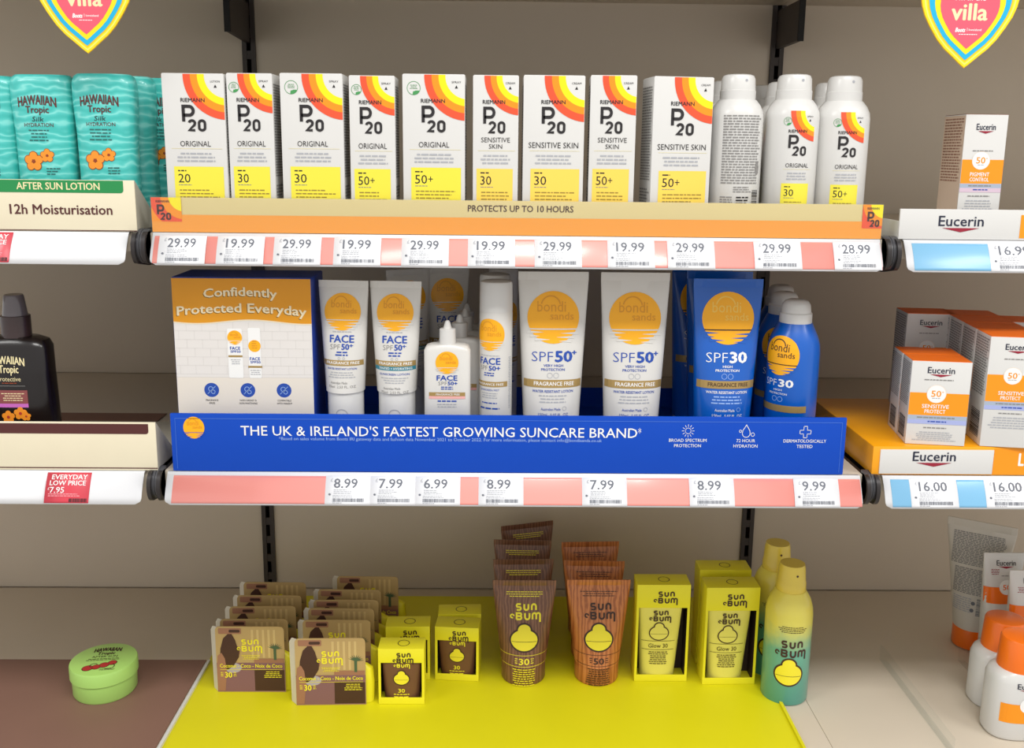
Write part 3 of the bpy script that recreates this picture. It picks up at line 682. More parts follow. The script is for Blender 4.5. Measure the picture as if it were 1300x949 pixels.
# ------------------------------------------------------------------ middle bay, lower: blue tray, display box, tubes
t, W, H = front_panel('display_tray', 'long blue tray reading fastest growing suncare brand', 'tray', 215.5, 1076, 527.5, D_F + 0.001, Z2, 0.002, BLUE)
t['category'] = 'tray'
fr = box('front_lip', -W / 2, W / 2, 0, 0.004, 0.0005, H, BLUE, t, 0.0012)
box('tray_floor', -W / 2, W / 2, 0.004, 0.30, 0.0005, 0.002, BLUE, t, 0)
for s in (-1, 1): box('side_wall', min(s * W / 2, s * (W / 2 - 0.003)), max(s * W / 2, s * (W / 2 - 0.003)), 0.004, 0.30, 0.002, 0.03, BLUE, t, 0)
box('back_wall', -W / 2 + 0.003, W / 2 - 0.003, 0.297, 0.30, 0.002, 0.03, BLUE, t, 0)
P = Pr(W / 860.5, H / 71, 430.25, H); PALEB = mat('pale_blue_ink', (150, 182, 235), 0.5)
X = lambda u: u - 215.5; Y = lambda v: v - 527.5
P.rect(X(222), Y(533), X(1070), Y(533.6), mat('blue_score', (70, 118, 215), 0.4), 1); P.rect(X(221.5), Y(533), X(222), Y(595), MATS['blue_score'], 1); P.rect(X(1070), Y(533), X(1070.5), Y(595), MATS['blue_score'], 1)
P.text("THE UK & IRELAND'S FASTEST GROWING SUNCARE BRAND", X(304), X(808), Y(542), Y(553.5), WHITE, 1, 0.006); P.text('*', X(809), X(813), Y(542), Y(552), WHITE, 1)
P.text('*Based on sales volume from Boots IRI gateway data and fashion data November 2021 to October 2022. For more information, please contact info@bondisands.co.uk', X(352), X(763), Y(555.2), Y(559), PALEB, 1)
def sun_logo(P, cx, cy, r, m=SUN, txt=SUND, bg=TUBEW, dark=None, up=0):
    n0 = len(P.it)
    P.disc(cx, cy, r, m, 1)
    P.text('bondi', cx - r * 0.62, cx + r * 0.48, cy - r * 0.62, cy - r * 0.22, txt, 3, 0.0); P.text('sands', cx - r * 0.12, cx + r * 0.78, cy - r * 0.2, cy + r * 0.08, txt, 3, 0.0)
    P.ring(cx - r * 0.1, cy - r * 0.45, r * 0.34, r * 0.39, txt, 3, 190, 350, n=16)
    c = dark or bg
    P.rect(cx - r * 0.91, cy + r * 0.42, cx + r * 0.91, cy + r * 0.465, c, 3)
    for yy, a, b in ((0.56, -1.0, -0.35), (0.60, 0.25, 1.0), (0.71, -0.9, -0.5), (0.75, 0.1, 0.8), (0.84, -0.7, -0.1), (0.90, 0.2, 0.7)):
        P.poly([(cx + a * r, cy + (yy + 0.055) * r), (cx + b * r, cy + yy * r), (cx + a * r, cy + (yy - 0.055) * r)][::1 if a < 0 else -1] if a < -0.3 else
               [(cx + b * r, cy + (yy + 0.055) * r), (cx + a * r, cy + yy * r), (cx + b * r, cy + (yy - 0.055) * r)], bg, 2)
    if up: P.it[n0:] = [(v, f, m_, L + up) for v, f, m_, L in P.it[n0:]]
sun_logo(P, X(245), Y(544.5), 13.3, bg=BLUE)
for q in range(12):
    A = math.radians(30 * q); c, s_ = math.cos(A), math.sin(A); x, y = X(873), Y(544.5)
    P.poly([(x + 5 * c - 0.3 * s_, y + 5 * s_ + 0.3 * c), (x + 8 * c - 0.3 * s_, y + 8 * s_ + 0.3 * c), (x + 8 * c + 0.3 * s_, y + 8 * s_ - 0.3 * c), (x + 5 * c + 0.3 * s_, y + 5 * s_ - 0.3 * c)], WHITE, 1)
P.ring(X(873), Y(544.5), 3.3, 3.8, WHITE, 1, n=20)
P.ring(X(947.5), Y(547), 4.6, 5.3, WHITE, 1, -30, 210, n=24)
for s in (-1, 1): P.poly([(X(947.5) + s * 4.6, Y(544.6)), (X(947.5), Y(537.5)), (X(947.5), Y(536)), (X(947.5) + s * 5.3, Y(544.3))][::s], WHITE, 1)
P.ring(X(956), Y(548.5), 1.9, 2.5, WHITE, 1, n=14); P.ring(X(940), Y(544.5), 1.2, 1.8, WHITE, 1, n=14)
for q in range(4):
    A = math.radians(90 * q); rot = lambda a, b: (X(1023.5) + a * math.cos(A) - b * math.sin(A), Y(545) + a * math.sin(A) + b * math.cos(A))
    for (a0, b0, a1, b1) in ((2.2, -2.6, 7.2, -2.0), (2.2, 2.0, 7.2, 2.6), (6.7, -2.6, 7.4, 2.6)):
        P.poly([rot(a0, b1), rot(a1, b1), rot(a1, b0), rot(a0, b0)], WHITE, 1)
for u, a, b in ((873, 'BROAD SPECTRUM', 'PROTECTION'), (947.5, '72 HOUR', 'HYDRATION'), (1023.5, 'DERMATOLOGICALLY', 'TESTED')):
    for k_, s_ in ((0, a), (1, b)):
        hw = len(s_) * 1.72; P.text(s_, X(u) - hw, X(u) + hw, Y(554.2 + 6.6 * k_), Y(558 + 6.6 * k_), WHITE, 1, 0.004)
P.build('print', fr, flat_map(0))
ZT = Z2 + 0.0022
# display box
D = 1.10; a, b = at(216.5, 350, D), at(394.5, 351.5, D); W = b.x - a.x; H = a.z - ZT - 0.002; Dp = 0.075
t, body = carton('display_box', 'blue display box with orange confidently protected everyday poster front', 'display box', W, Dp, H, BLUED, ((a.x + b.x) / 2, D + Dp / 2, ZT + 0.0002))
P = Pr(W / 178, W / 178 * 0.99, 89, H)
P.rect(0.6, 0.6, 177.4, 205, GREYW, 1)
for i in range(1, 7):
    y = 58 + i * 11.5; P.rect(1, y, 177, y + 0.35, TILEL, 2)
    for j in range(9): x = 6 + j * 20 + (10 if i % 2 else 0); P.rect(min(x, 176), y - 11.5, min(x + 0.35, 176.4), y, TILEL, 2)
P.rect(1, 131, 177, 131.6, TILEL, 2); P.rect(1, 131.6, 177, 205, mat('counter_cream', (228, 220, 208), 0.5), 2)
wave = [(0.6 + 176.8 * i / 40, 56.5 + 2.6 * math.sin(i / 40 * 2 * math.pi * 1.25 + 0.3)) for i in range(41)]
P._a([(x, y + 1.6) for x, y in wave] + [(x, 0.6) for x, y in wave], [(i, i + 1, 42 + i, 41 + i) for i in range(40)], mat('wave_white', (240, 225, 190), 0.5), 3)
P._a([(x, y) for x, y in wave] + [(x, 0.6) for x, y in wave], [(i, i + 1, 42 + i, 41 + i) for i in range(40)], AMBER, 4)
SHD = mat('lettering_shadow', (130, 96, 30), 0.5); CRM = mat('cream_lettering', (244, 228, 190), 0.5)
for dx, m, L in ((-0.9, SHD, 5), (0, CRM, 6)):
    P.text('Confidently', 41 + dx, 134 + dx, 12 - dx, 23 - dx, m, L, 0.03, arc=3.0); P.text('Protected Everyday', 6 + dx, 171 + dx, 33 - dx, 44.5 - dx, m, L, 0.03, arc=5.0)
for cx, y0, w_, hh in ((78, 66, 9.5, 66), (103, 65, 8, 67)):
    P.rect(cx - w_, y0, cx + w_, y0 + hh, WHITE, 5, 2)
sun_logo(P, 78, 78, 9.5, bg=WHITE, up=5)
P.disc(103, 89, 8, SUN, 6); P.lines(99, 107, 82, 94, 4, SUND, 8, 0.4)
for cx, y in ((78, 90), (103, 104)):
    P.text('FACE', cx - 6.5, cx + 6.5, y, y + 4, INKB, 8, 0.02); P.text('SPF50', cx - 6, cx + 7, y + 5, y + 8, INKB, 8, 0.02); P.rect(cx - 9, y + 11.5, cx + 9, y + 14, GOLD, 8); P.lines(cx - 7, cx + 7, y + 17, y + 25, 3, INKL, 8, 0.35)
for cx, a_, b_ in ((45, 'FRAGRANCE', 'FREE'), (92, 'NON-GREASY &', 'NON-WHITENING'), (139, 'COMPATIBLE', 'WITH MAKEUP')):
    P.disc(cx, 148.5, 9.6, MATS['tube_blue'] if False else INKB, 3); P.ring(cx - 1, 147, 2.6, 3.4, PALEB, 5, n=16); P.ring(cx + 2, 151, 2.0, 2.8, PALEB, 5, n=16); P.poly([(cx - 5, 154), (cx + 5.5, 143.5), (cx + 5, 143), (cx - 5.5, 153.5)], PALEB, 5)
    for q, s_ in ((0, a_), (1, b_)): P.text(s_, cx - len(s_) * 0.9, cx + len(s_) * 0.9, 161 + 4 * q, 163.4 + 4 * q, INK, 5)
P.build('poster', body, flat_map(-Dp / 2))

def tube_profile(wt, rb, H, hcap, seal=0.008, flare=1.0):
    a1 = wt / 2; pr = []
    for i in range(13):
        t = i / 12; z = hcap + (H - seal - hcap) * t
        pr.append((z, rb + (a1 - rb) * t ** flare, rb * (1 - t) ** 0.85 * 0.985 + 0.0011, 2 + 1.5 * t * t))
    pr += [(H - seal * 0.98, a1, 0.0012, 6), (H, a1, 0.0010, 6)]
    return pr
def tube(name, label, cat, group, X_, D, Z, wt, rb, H, hcap, m, mcap, rz=0.0, capr=0.97, seal=0.008):
    t = thing(name, label, cat, (X_, D + rb, Z), rz, group)
    pr = tube_profile(wt, rb, H, hcap, seal); b = loft('tube_body', pr, m, t)
    n = Pr(0.001, 0.001, 0, H)
    vs = []
    if hcap > 0.002:
        loft('cap', [(0, rb * capr * 0.97, rb * capr * 0.97, 2), (0.002, rb * capr, rb * capr, 2), (hcap - 0.0015, rb * capr, rb * capr, 2), (hcap + 0.0002, rb * capr * 0.985, rb * capr * 0.985, 2)], mcap, t)
    return t, b, pr
def bondi_face(P, tint=False):
    sun_logo(P, 0, 39, 23.5)
    P.lines(-14, 14, 63.5, 66, 1, INKL, 1, 0.5); P.text('FACE', -15.5, 15.5, 68.5, 77.5, INKB, 1, 0.03)
    P.text('SPF', -15, -2, 80, 86.5, INKM, 1, -0.01); P.text('50', 0, 9.5, 79.5, 86.5, INKB, 1, 0.045); P.text('+', 10, 14.5, 79, 84, INKB, 1, 0.03)
    P.lines(-8, 9, 89, 92, 1, INKB, 1, 0.6); P.lines(-10, 10, 92.5, 95.5, 1, INKB, 1, 0.6); P.ring(-3, 97.6, 1.2, 1.7, INKL, 1, n=12); P.ring(3, 97.6, 1.2, 1.7, INKL, 1, n=12)
    y = 100
    P.rect(-26, y, 26, y + 7, GOLD, 1); P.text('FRAGRANCE FREE', -20, 22, y + 1.6, y + 5, WHITE, 2, 0.015)
    if tint: P.rect(-26, y + 7, 26, y + 12, TEAL, 1); P.text('TINTED + HYDRATING', -20, 22, y + 8.2, y + 10.8, WHITE, 2, 0.01); y += 6
    P.text('SUNSCREEN LOTION' if tint else 'WATER RESISTANT LOTION', -19, 19, y + 9.5, y + 12, INKB, 1, 0.01)
    P.lines(-18, 18, y + 15, y + 24, 3, INKL, 1, 0.4); P.text('Australian Made', -14, 8, y + 27, y + 30, INKM, 1); P.text('75ml  2.53 FL. OZ', -17, 18, y + 32, y + 35, INKM, 1)
GB = 'white face tubes in the blue tray'
def face_tube(label, u0, u1, vt, D, tint, rz=0.0):
    a, b = at(u0, vt, D + 0.025), at(u1, vt, D + 0.025); H = a.z - ZT; wt = b.x - a.x; zc = at(435, 499.5, D).z - ZT
    t, bd, pr = tube('face_tube', label, 'tube', GB, (a.x + b.x) / 2, D, ZT, wt, wt * 0.385, H, zc, TUBEW, GLOSSW, rz, capr=0.93)
    cp = [c for c in t.children if c.name.startswith('cap')][0]; q = wt * 0.385 * 0.93
    N = Pr(0.001, 0.001, 0, zc); N.ring(0, 27, 6.6, 7.6, INKL, 1, 180, 360, n=20); N.build('thumb_notch', cp, prof_map([(0, q, q, 2), (zc, q, q, 2)]), 0.003)
    P = Pr(wt / (u1 - u0), wt / (u1 - u0), 0, H); bondi_face(P, tint)
    P.build('front_print', bd, prof_map(pr, None), 0.004)
    return t
FT1 = face_tube('white face tube with a gold band, next to the display box', 404, 468.5, 355, 1.094, False, -0.1)
FT2 = face_tube('white face tube with gold and teal bands', 469.5, 535.5, 356, 1.094, True, -0.05)
p = at(516, 346, 1.215); clone(FT2, 'white face tube standing behind the teal banded one', (p.x, 1.235, ZT), 0.5)
p = at(566, 341, 1.235); clone(FT1, 'white face tube farthest back, its orange sun in shadow', (p.x, 1.26, ZT), 0.15)

def dropper(label, u, D, first=None):
    a, b = at(538, 500, 1.092), at(597, 500, 1.092); W_ = b.x - a.x
    zz = lambda v: at(567, v, 1.092).z - ZT
    h, h1, h2 = zz(438.5), zz(419), zz(409)
    p = at(u, 470, D)
    t = thing('dropper_bottle', label, 'bottle', (p.x, D + 0.014, ZT), 0, 'white dropper bottles in the blue tray')
    pr = [(0, W_ * 0.47, 0.0125, 5), (0.003, W_ / 2, 0.014, 5), (h - 0.007, W_ / 2, 0.014, 5), (h - 0.002, W_ * 0.45, 0.0125, 4), (h, W_ * 0.36, 0.011, 3)]
    bd = loft('bottle_body', pr, TUBEW, t, 56)
    loft('neck_cap', [(h - 0.001, 0.0098, 0.0098, 2), (h1 - 0.001, 0.0096, 0.0096, 2), (h1, 0.008, 0.008, 2)], GLOSSW, t, 28)
    loft('nozzle', [(h1 - 0.0005, 0.0055, 0.0055, 2), (h1 + (h2 - h1) * 0.4, 0.0042, 0.0042, 2), (h2 - 0.002, 0.0032, 0.0032, 2), (h2, 0.0018, 0.0018, 2)], GLOSSW, t, 20)
    s = W_ / 59; P = Pr(s, s, 0, h)
    sun_logo(P, 0, 22, 14.5)
    P.text('FACE', -13, 13, 38.5, 45, INKB, 1, 0.03); P.text('SPF', -11, 0, 46.5, 51, INKM, 1, -0.01); P.text('50+', 1, 13, 46.5, 51, INKB, 1, 0.04); P.lines(-8, 8, 53, 58, 2, INKB, 1, 0.5)
    P.rect(-23, 60.5, 23, 65.5, GOLD, 1); P.text('FRAGRANCE FREE', -14, 16, 61.8, 64.3, WHITE, 2, 0.01); P.rect(-23, 65.5, 23, 69, ROSE, 1); P.lines(-13, 13, 71, 74, 1, INKB, 1, 0.6); P.lines(-18, 18, 75.5, 82, 2, INKL, 1, 0.4)
    P.build('label_print', bd, prof_map(pr, None), 0.003)
    return t
DR = dropper('white dropper bottle with a small orange sun, front of its column', 567.5, 1.092)
for u, D, lab in ((583, 1.135, 'white dropper bottle second in its column'), (590, 1.178, 'white dropper bottle third in its column'), (592, 1.22, 'white dropper bottle farthest back in its column')):
    p = at(u, 470, D); clone(DR, lab, (p.x, D + 0.014, ZT))

def mist(label, u, D, rz):
    R = (at(651, 430, 1.095).x - at(608.5, 430, 1.095).x) / 2; zz = lambda v: at(630, v, 1.095).z - ZT
    H, h = zz(358.5), zz(396); p = at(u, 450, D + R)
    t = thing('mist_can', label, 'spray can', (p.x, D + R, ZT), rz, 'slim white mist cans')
    pr = [(0, R * 0.95, R * 0.95, 2), (0.003, R, R, 2), (h - 0.004, R, R, 2), (h, R * 0.97, R * 0.97, 2)]
    bd = loft('can_body', pr, TUBEW, t); loft('cap', [(h - 0.001, R * 1.0, R * 1.0, 2), (H - 0.004, R * 0.98, R * 0.98, 2), (H - 0.001, R * 0.93, R * 0.93, 2), (H, R * 0.8, R * 0.8, 2)], GLOSSW, t)
    P = Pr(0.00091, 0.00091, 0, h)
    sun_logo(P, 0, 30, 21)
    P.lines(-14, 14, 57, 59, 1, INKL, 1, 0.5); P.text('FACE', -15, 15, 60.5, 69, INKB, 1, 0.03); P.text('SPF', -14, -2, 71, 77, INKM, 1, -0.01); P.text('50+', 0, 15, 71, 77, INKB, 1, 0.04); P.lines(-9, 9, 80, 86, 2, INKB, 1, 0.5)
    P.rect(-28, 92, 26, 99, GOLD, 1); P.text('FRAGRANCE FREE', -20, 20, 94, 97, WHITE, 2, 0.01); P.text('SUNSCREEN MIST', -14, 14, 102, 104.5, INKB, 1); P.lines(-16, 16, 107, 116, 3, INKL, 1, 0.4); P.lines(-14, 14, 120, 123, 1, INKB, 1, 0.5); P.lines(-18, 18, 127, 131, 1, INKB, 1, 0.5)
    P.lines(28, 34, 60, 130, 30, INKL, 1, 0.5)
    P.build('label_print', bd, prof_map(pr), 0.0025)
    return t
MC = mist('slim white mist can with orange sun turned left, front one', 629.5, 1.095, -0.42)
p = at(630, 450, 1.165); clone(MC, 'slim white mist can behind the front one', (p.x - 0.002, 1.18, ZT), -0.3)
p = at(640, 450, 1.235); clone(MC, 'slim white mist can farthest back in deep shade', (p.x - 0.002, 1.25, ZT), 0.3)

def bondi_large(P, num, blue):
    tx, sub = (WHITE, PALEB) if blue else (INKB, INKL); thin = WHITE if blue else INKB
    sun_logo(P, 0, 57 if not blue else 49, 33, txt=SUNP if blue else SUND, bg=TUBEB if blue else TUBEW, dark=DKBR if blue else None)
    y = 0 if not blue else -8
    P.text('SPF', -27, 0, y + 100, y + 112.5, thin, 1, -0.012); P.text(num.replace('+', ''), 3, 24, y + 99.5, y + 112.5, tx, 1, 0.05)
    if '+' in num: P.text('+', 24.5, 30, y + 98, y + 105, tx, 1, 0.04)
    P.text('HIGH' if blue else 'VERY HIGH', -6 if blue else -12, 6 if blue else 13, y + 116, y + 119, tx, 1, 0.02); P.text('PROTECTION', -15, 15, y + 121, y + 124, tx, 1, 0.02)
    P.ring(-4, y + 130, 3, 3.6, sub, 1, n=20); P.ring(4, y + 130, 3, 3.6, sub, 1, n=20)
    P.rect(-36.5, y + 135.5, 36.5, y + 145.5, GOLD, 1); P.text('FRAGRANCE FREE', -24, 27, y + 138, y + 142.8, DKBR if blue else WHITE, 2, 0.015)
    P.text('WATER RESISTANT LOTION', -26, 26, y + 148.5, y + 151.8, tx, 1, 0.015); P.lines(-24, 24, y + 155, y + 167, 3, sub, 1, 0.4)
    P.text('Australian Made', -15, 10, y + 171, y + 174.5, tx, 1); P.ring(15, y + 172, 2.2, 2.7, sub, 1, n=14); P.text('150mL  5.07 FL. OZ', -18, 20, y + 178, y + 181.5, tx, 1)
def big_tube(label, u0, u1, vt, D, num, blue=False, rz=0.0):
    a, b = at(u0, vt, D + 0.034), at(u1, vt, D + 0.034); H = a.z - ZT; wt = b.x - a.x
    t, bd, pr = tube('lotion_tube', label, 'tube', 'large lotion tubes in the blue tray', (a.x + b.x) / 2, D, ZT, wt, wt * 0.385, H, 0.012 if not blue else 0.016, TUBEB if blue else TUBEW, GLOSSW, rz, seal=0.010)
    P = Pr(wt / (u1 - u0), wt / (u1 - u0), 0, H); bondi_large(P, num, blue)
    P.build('front_print', bd, prof_map(pr, None), 0.004)
    return t
big_tube('large white lotion tube reading 50+, left of the pair', 658, 747.5, 344, 1.092, '50+', rz=0.02)
big_tube('large white lotion tube reading 50+, right of the pair', 763, 850.5, 345, 1.094, '50+', rz=0.0)
BT = big_tube('large blue lotion tube reading 30, front of three', 880.5, 969, 353, 1.090, '30', True, 0.0)
p = at(914, 347, 1.196); clone(BT, 'large blue lotion tube in the middle of three', (p.x, 1.196, ZT), -0.05)
p = at(892, 343, 1.267); clone(BT, 'large blue lotion tube farthest back, half hidden by the white one', (p.x, 1.267, ZT), 0.1)
def blue_can(label, u, D, rz):
    zz = lambda v: at(1005, v, 1.095).z - ZT; R = (at(1038, 480, 1.095).x - at(972, 480, 1.095).x) / 2
    H, h = zz(384.5), zz(414); p = at(u, 470, D + R)
    t = thing('aerosol_can', label, 'spray can', (p.x, D + R, ZT), rz, 'blue spray cans in the blue tray')
    pr = [(0, R * 0.95, R * 0.95, 2), (0.003, R, R, 2), (h - 0.036, R, R, 2), (h - 0.026, R * 0.97, R * 0.97, 2), (h - 0.016, R * 0.88, R * 0.88, 2), (h - 0.007, R * 0.74, R * 0.74, 2), (h, R * 0.64, R * 0.64, 2)]
    bd = loft('can_body', pr, TUBEB, t); rc = R * 0.62
    c = loft('collar', [(h - 0.001, rc, rc, 2), (h + 0.011, rc, rc, 2), (h + 0.0125, rc * 0.93, rc * 0.93, 2)], GLOSSW, t)
    loft('spray_button', [(h + 0.012, rc * 0.92, rc * 0.92, 2), (H - 0.006, rc * 0.86, rc * 0.86, 2), (H - 0.002, rc * 0.72, rc * 0.72, 2), (H, rc * 0.5, rc * 0.5, 2)], GLOSSW, t)
    P = Pr(0.00091, 0.00091, 0, h)
    sun_logo(P, 0, 41, 26, txt=DKBR, bg=TUBEB, dark=DKBR)
    P.text('SPF', -21, -2, 73, 82, WHITE, 1, -0.012); P.text('30', 1, 20, 72.5, 82, WHITE, 1, 0.05); P.text('HIGH', -6, 6, 85.5, 88, WHITE, 1, 0.01); P.text('PROTECTION', -13, 13, 90.5, 93, WHITE, 1, 0.01)
    P.ring(-4, 99, 3, 3.6, PALEB, 1, n=18); P.ring(4, 99, 3, 3.6, PALEB, 1, n=18); P.rect(-40, 107, 40, 116, GOLD, 1)
    P.build('label_print', bd, prof_map(pr), 0.0025)
    return t
BC = blue_can('blue spray can with white cap reading 30, front of three', 1005.5, 1.095, -0.82)
p = at(990, 470, 1.19); clone(BC, 'blue spray can in the middle of three', (p.x, 1.19, ZT), -0.4)
p = at(985, 470, 1.255); clone(BC, 'blue spray can farthest back of three', (p.x, 1.255, ZT), -0.3)

# ------------------------------------------------------------------ right bay: orange and white skincare cartons
def eucerin_word(P, x0, x1, y0, y1, L=2, ink=NAVY):
    P.text('Eucerin', x0, x1, y0, y1, ink, L, 0.012); h = y1 - y0; c = (x0 + x1) / 2; w_ = (x1 - x0) * 0.42
    P.poly([(c - w_, y1 + h * 0.2), (c, y1 + h * 0.62), (c + w_, y1 + h * 0.2)], EUC_R, L)
def eucerin_carton(label, u0, u1, vt, D, z, rz, words_, band, Dp=0.042, H=None, group='white and orange skincare cartons', side=INKM):
    a, b = at(u0, vt, D), at(u1, vt, D); W_ = (b.x - a.x) / math.cos(rz); H = H or a.z - z
    off = Matrix.Rotation(rz, 3, 'Z') @ Vector((-W_ / 2, -Dp / 2, 0))
    t = thing('skincare_carton', label, 'carton', (a.x - off.x, D - off.y, z), rz, group)
    bd = box('carton_body', -W_ / 2, W_ / 2, -Dp / 2, Dp / 2, 0, H, CARTON, t, 0.0007)
    box('top_panel', -W_ / 2 + 0.0004, W_ / 2 - 0.0004, -Dp / 2 + 0.0004, Dp / 2 - 0.0004, H - 0.0002, H + 0.0005, EUC_TOP if band != MAUVE else mat('brown_carton_top', (120, 70, 50), 0.5), bd, 0)
    n = 54 if band == MAUVE else 70; s = W_ / n; P = Pr(s, s, n / 2, H); k = n / 54; hp = H / s; q = hp / 121 if band == MAUVE else hp / 104
    if hp > 128 and band != MAUVE: q = 1.28
    eucerin_word(P, n * 0.27, n * 0.72, 9 * q if band == MAUVE else 7 * q, (9 * q if band == MAUVE else 7 * q) + 7.5)
    P.lines(n * 0.22, n * 0.72, 35 * q if band == MAUVE else 22 * q, (35 if band == MAUVE else 22) * q + 2, 1, INKM, 2, 0.6)
    y0, y1 = (56, 86) if band == MAUVE else (39 * q, 67 * q)
    P.rect(0.4, y0, n - 0.4, y1, EUC_O, 1); P.disc(n * 0.45, y0 + 1, 11.5, WHITE, 2); P.ring(n * 0.45, y0 + 1, 10.9, 11.4, mat('pale_ring', (240, 220, 200), 0.5), 3)
    P.text('50', n * 0.45 - 6, n * 0.45 + 5.4, y0 - 3, y0 + 4.6, EUC_O, 3, 0.02); P.text('+', n * 0.45 + 6, n * 0.45 + 8.5, y0 - 3, y0, EUC_O, 3); P.lines(n * 0.45 - 6, n * 0.45 + 6, y0 + 6, y0 + 7.5, 1, INKL, 3, 0.6)
    for i, s_ in enumerate(words_): P.text(s_, n * 0.45 - len(s_) * 1.75, n * 0.45 + len(s_) * 1.75, y1 - 14 + 6.5 * i, y1 - 9.3 + 6.5 * i, WHITE, 3, 0.015)
    P.rect(0.4, y1, n - 0.4, y1 + 5.5, GREYB, 1); P.rect(0.4, y1 + 5.5, n - 0.4, y1 + 11, band, 1); P.lines(n * 0.1, n * 0.85, y1 + 2, y1 + 4, 1, INKM, 3, 0.7); P.lines(n * 0.3, n * 0.7, y1 + 7, y1 + 9, 1, INKB, 3, 0.7)
    P.lines(n * 0.2, n * 0.75, y1 + 15, y1 + 17, 1, INKM, 2, 0.7); P.lines(n * 0.1, n * 0.85, y1 + 21, min(hp - 4, y1 + 38), 5, INKL, 2, 0.4)
    P.build('front_print', bd, flat_map(-Dp / 2))
    S = Pr(0.001, 0.001, 0, H); d = Dp * 440
    if band == MAUVE: S.rect(-Dp * 495, 1, Dp * 495, H * 999, mat('warm_shade_carton_side', (214, 190, 168), 0.5), 0)  # side shade with its warm reflected light, painted as a tan tint
    S.lines(-d, d, 4, H * 560, 22, side, 1, 0.5, 'j', 0.12); S.build('side_text', bd, left_map(-W_ / 2)); S = Pr(0.001, 0.001, 0, H)
    if band == MAUVE: S.bars(-d * 0.6, d * 0.6, H * 800, H * 890, 22, INK, 1)
    else: S.bars(-d * 0.7, d * 0.7, H * 700, H * 950, 16, INK, 1, False)
    S.build('barcode', bd, left_map(-W_ / 2))
    return t
t, W, H = front_panel('display_tray', 'white tray lip with dark blue lettering and red chevron on the upper right shelf', 'tray', 1143.5, 1560, 266, D_F + 0.002, Z1, 0.002, GLOSSW)
H = at(1160, 265, D_F + 0.002).z - Z1
fr = box('front_lip', -W / 2, W / 2, 0, 0.003, 0.0005, H, GLOSSW, t, 0.0008); box('tray_floor', -W / 2, W / 2, 0.003, 0.28, 0.0005, 0.002, GLOSSW, t, 0)
for s in (-1, 1): box('side_wall', min(s * W / 2, s * (W / 2 - 0.002)), max(s * W / 2, s * (W / 2 - 0.002)), 0.003, 0.28, 0.002, H * 0.6, GLOSSW, t, 0)
P = Pr(W / 416.5, H / 37, 208.25 + 1143.5, H); eucerin_word(P, 1193, 1250, 8, 20); P.rect(1297, 6, 1420, 34, EUC_O, 1); P.build('print', fr, flat_map(0))
eucerin_carton('single white carton with brown text on a side tinted as warm shade, and pigment control panel', 1227, 1281, 145, 1.098, Z1 + 0.0022, 0.0, ('PIGMENT', 'CONTROL'), MAUVE, 0.052, side=mat('brown_print', (150, 110, 90), 0.5))
# orange riser tray
tf = at(1109, 566.5, D_F + 0.002); HR = tf.z - Z2; back = atz(1085, 506, Z2 + HR)
W = 0.42; t = thing('riser_tray', 'orange riser tray carrying the skincare cartons', 'tray', (tf.x + W / 2, D_F + 0.002, Z2 + 0.0003))
rb_ = box('riser_body', -W / 2, W / 2, 0, back.y - D_F, 0, HR, TRAYO, t, 0.002)
k = (at(1209, 585, D_F).x - tf.x) / 100
pw = box('name_plate', -W / 2 + 9 * k, -W / 2 + 152 * k, -0.0016, 0.0002, 0.002, HR - 0.0035, GLOSSW, t, 0.0004)
P = Pr(k, k, 1109 + W / 2 / k, HR - 0.002); P.ox = 1109 + W / (2 * k); eucerin_word(P, 1159, 1213, 4, 16); P.build('print', pw, flat_map(-0.0016))
P = Pr(k, k, 1109 + W / (2 * k), HR - 0.002); P.rect(1262, 0, 1109 + W / k, HR / k - 4, EUC_O, 1); P.text('L', 1294, 1300, 6, 22, WHITE, 2, 0.03); P.build('print', rb_, flat_map(0))
ZR = Z2 + HR + 0.0008; SW = ('SENSITIVE', 'PROTECT'); RZ = -0.15
def spot(u0, v, dy=0.0): return at(u0, v, 1.0)
def column(base_u0, base_u1, vt, D0_, n, step, labs, dx=0.0, H=None, Dp=0.040):
    t0 = eucerin_carton(labs[0], base_u0, base_u1, vt, D0_, ZR, RZ, SW, LILAC, Dp, H)
    d = Matrix.Rotation(RZ, 3, 'Z') @ Vector((dx, step, 0))
    for i in range(1, n): clone(t0, labs[i], t0.location + d * i, RZ)
    return t0
F0 = atz(1143.5, 562.6, ZR).y
column(1158.6, 1230, 457.5, F0, 2, 0.042, ('short white sensitive protect carton at the front of the orange tray', 'short white carton tucked behind the short front carton'))
F1 = atz(1234.5, 565.8, ZR).y
TC = column(1258.6, 1326, 427, F1, 4, 0.050, ('tall white sensitive protect carton at the front right of the orange tray', 'tall white carton second behind the tall front carton', 'tall white carton third behind the tall front carton', 'tall white carton last behind the tall front carton'), Dp=0.048)
p = at(1160.6, 407, 1.225); q = clone(TC, 'shaded white carton alone at the back of the orange tray', (p.x + 0.026, 1.25, ZR), -0.1)
q = clone(TC, 'tall white carton behind at the right picture edge', TC.location + Vector((0.078, 0.10, 0)), RZ)
q = clone(TC, 'tall white carton whose side shows at the right picture edge', TC.location + Vector((0.076, -0.002, 0)), RZ)

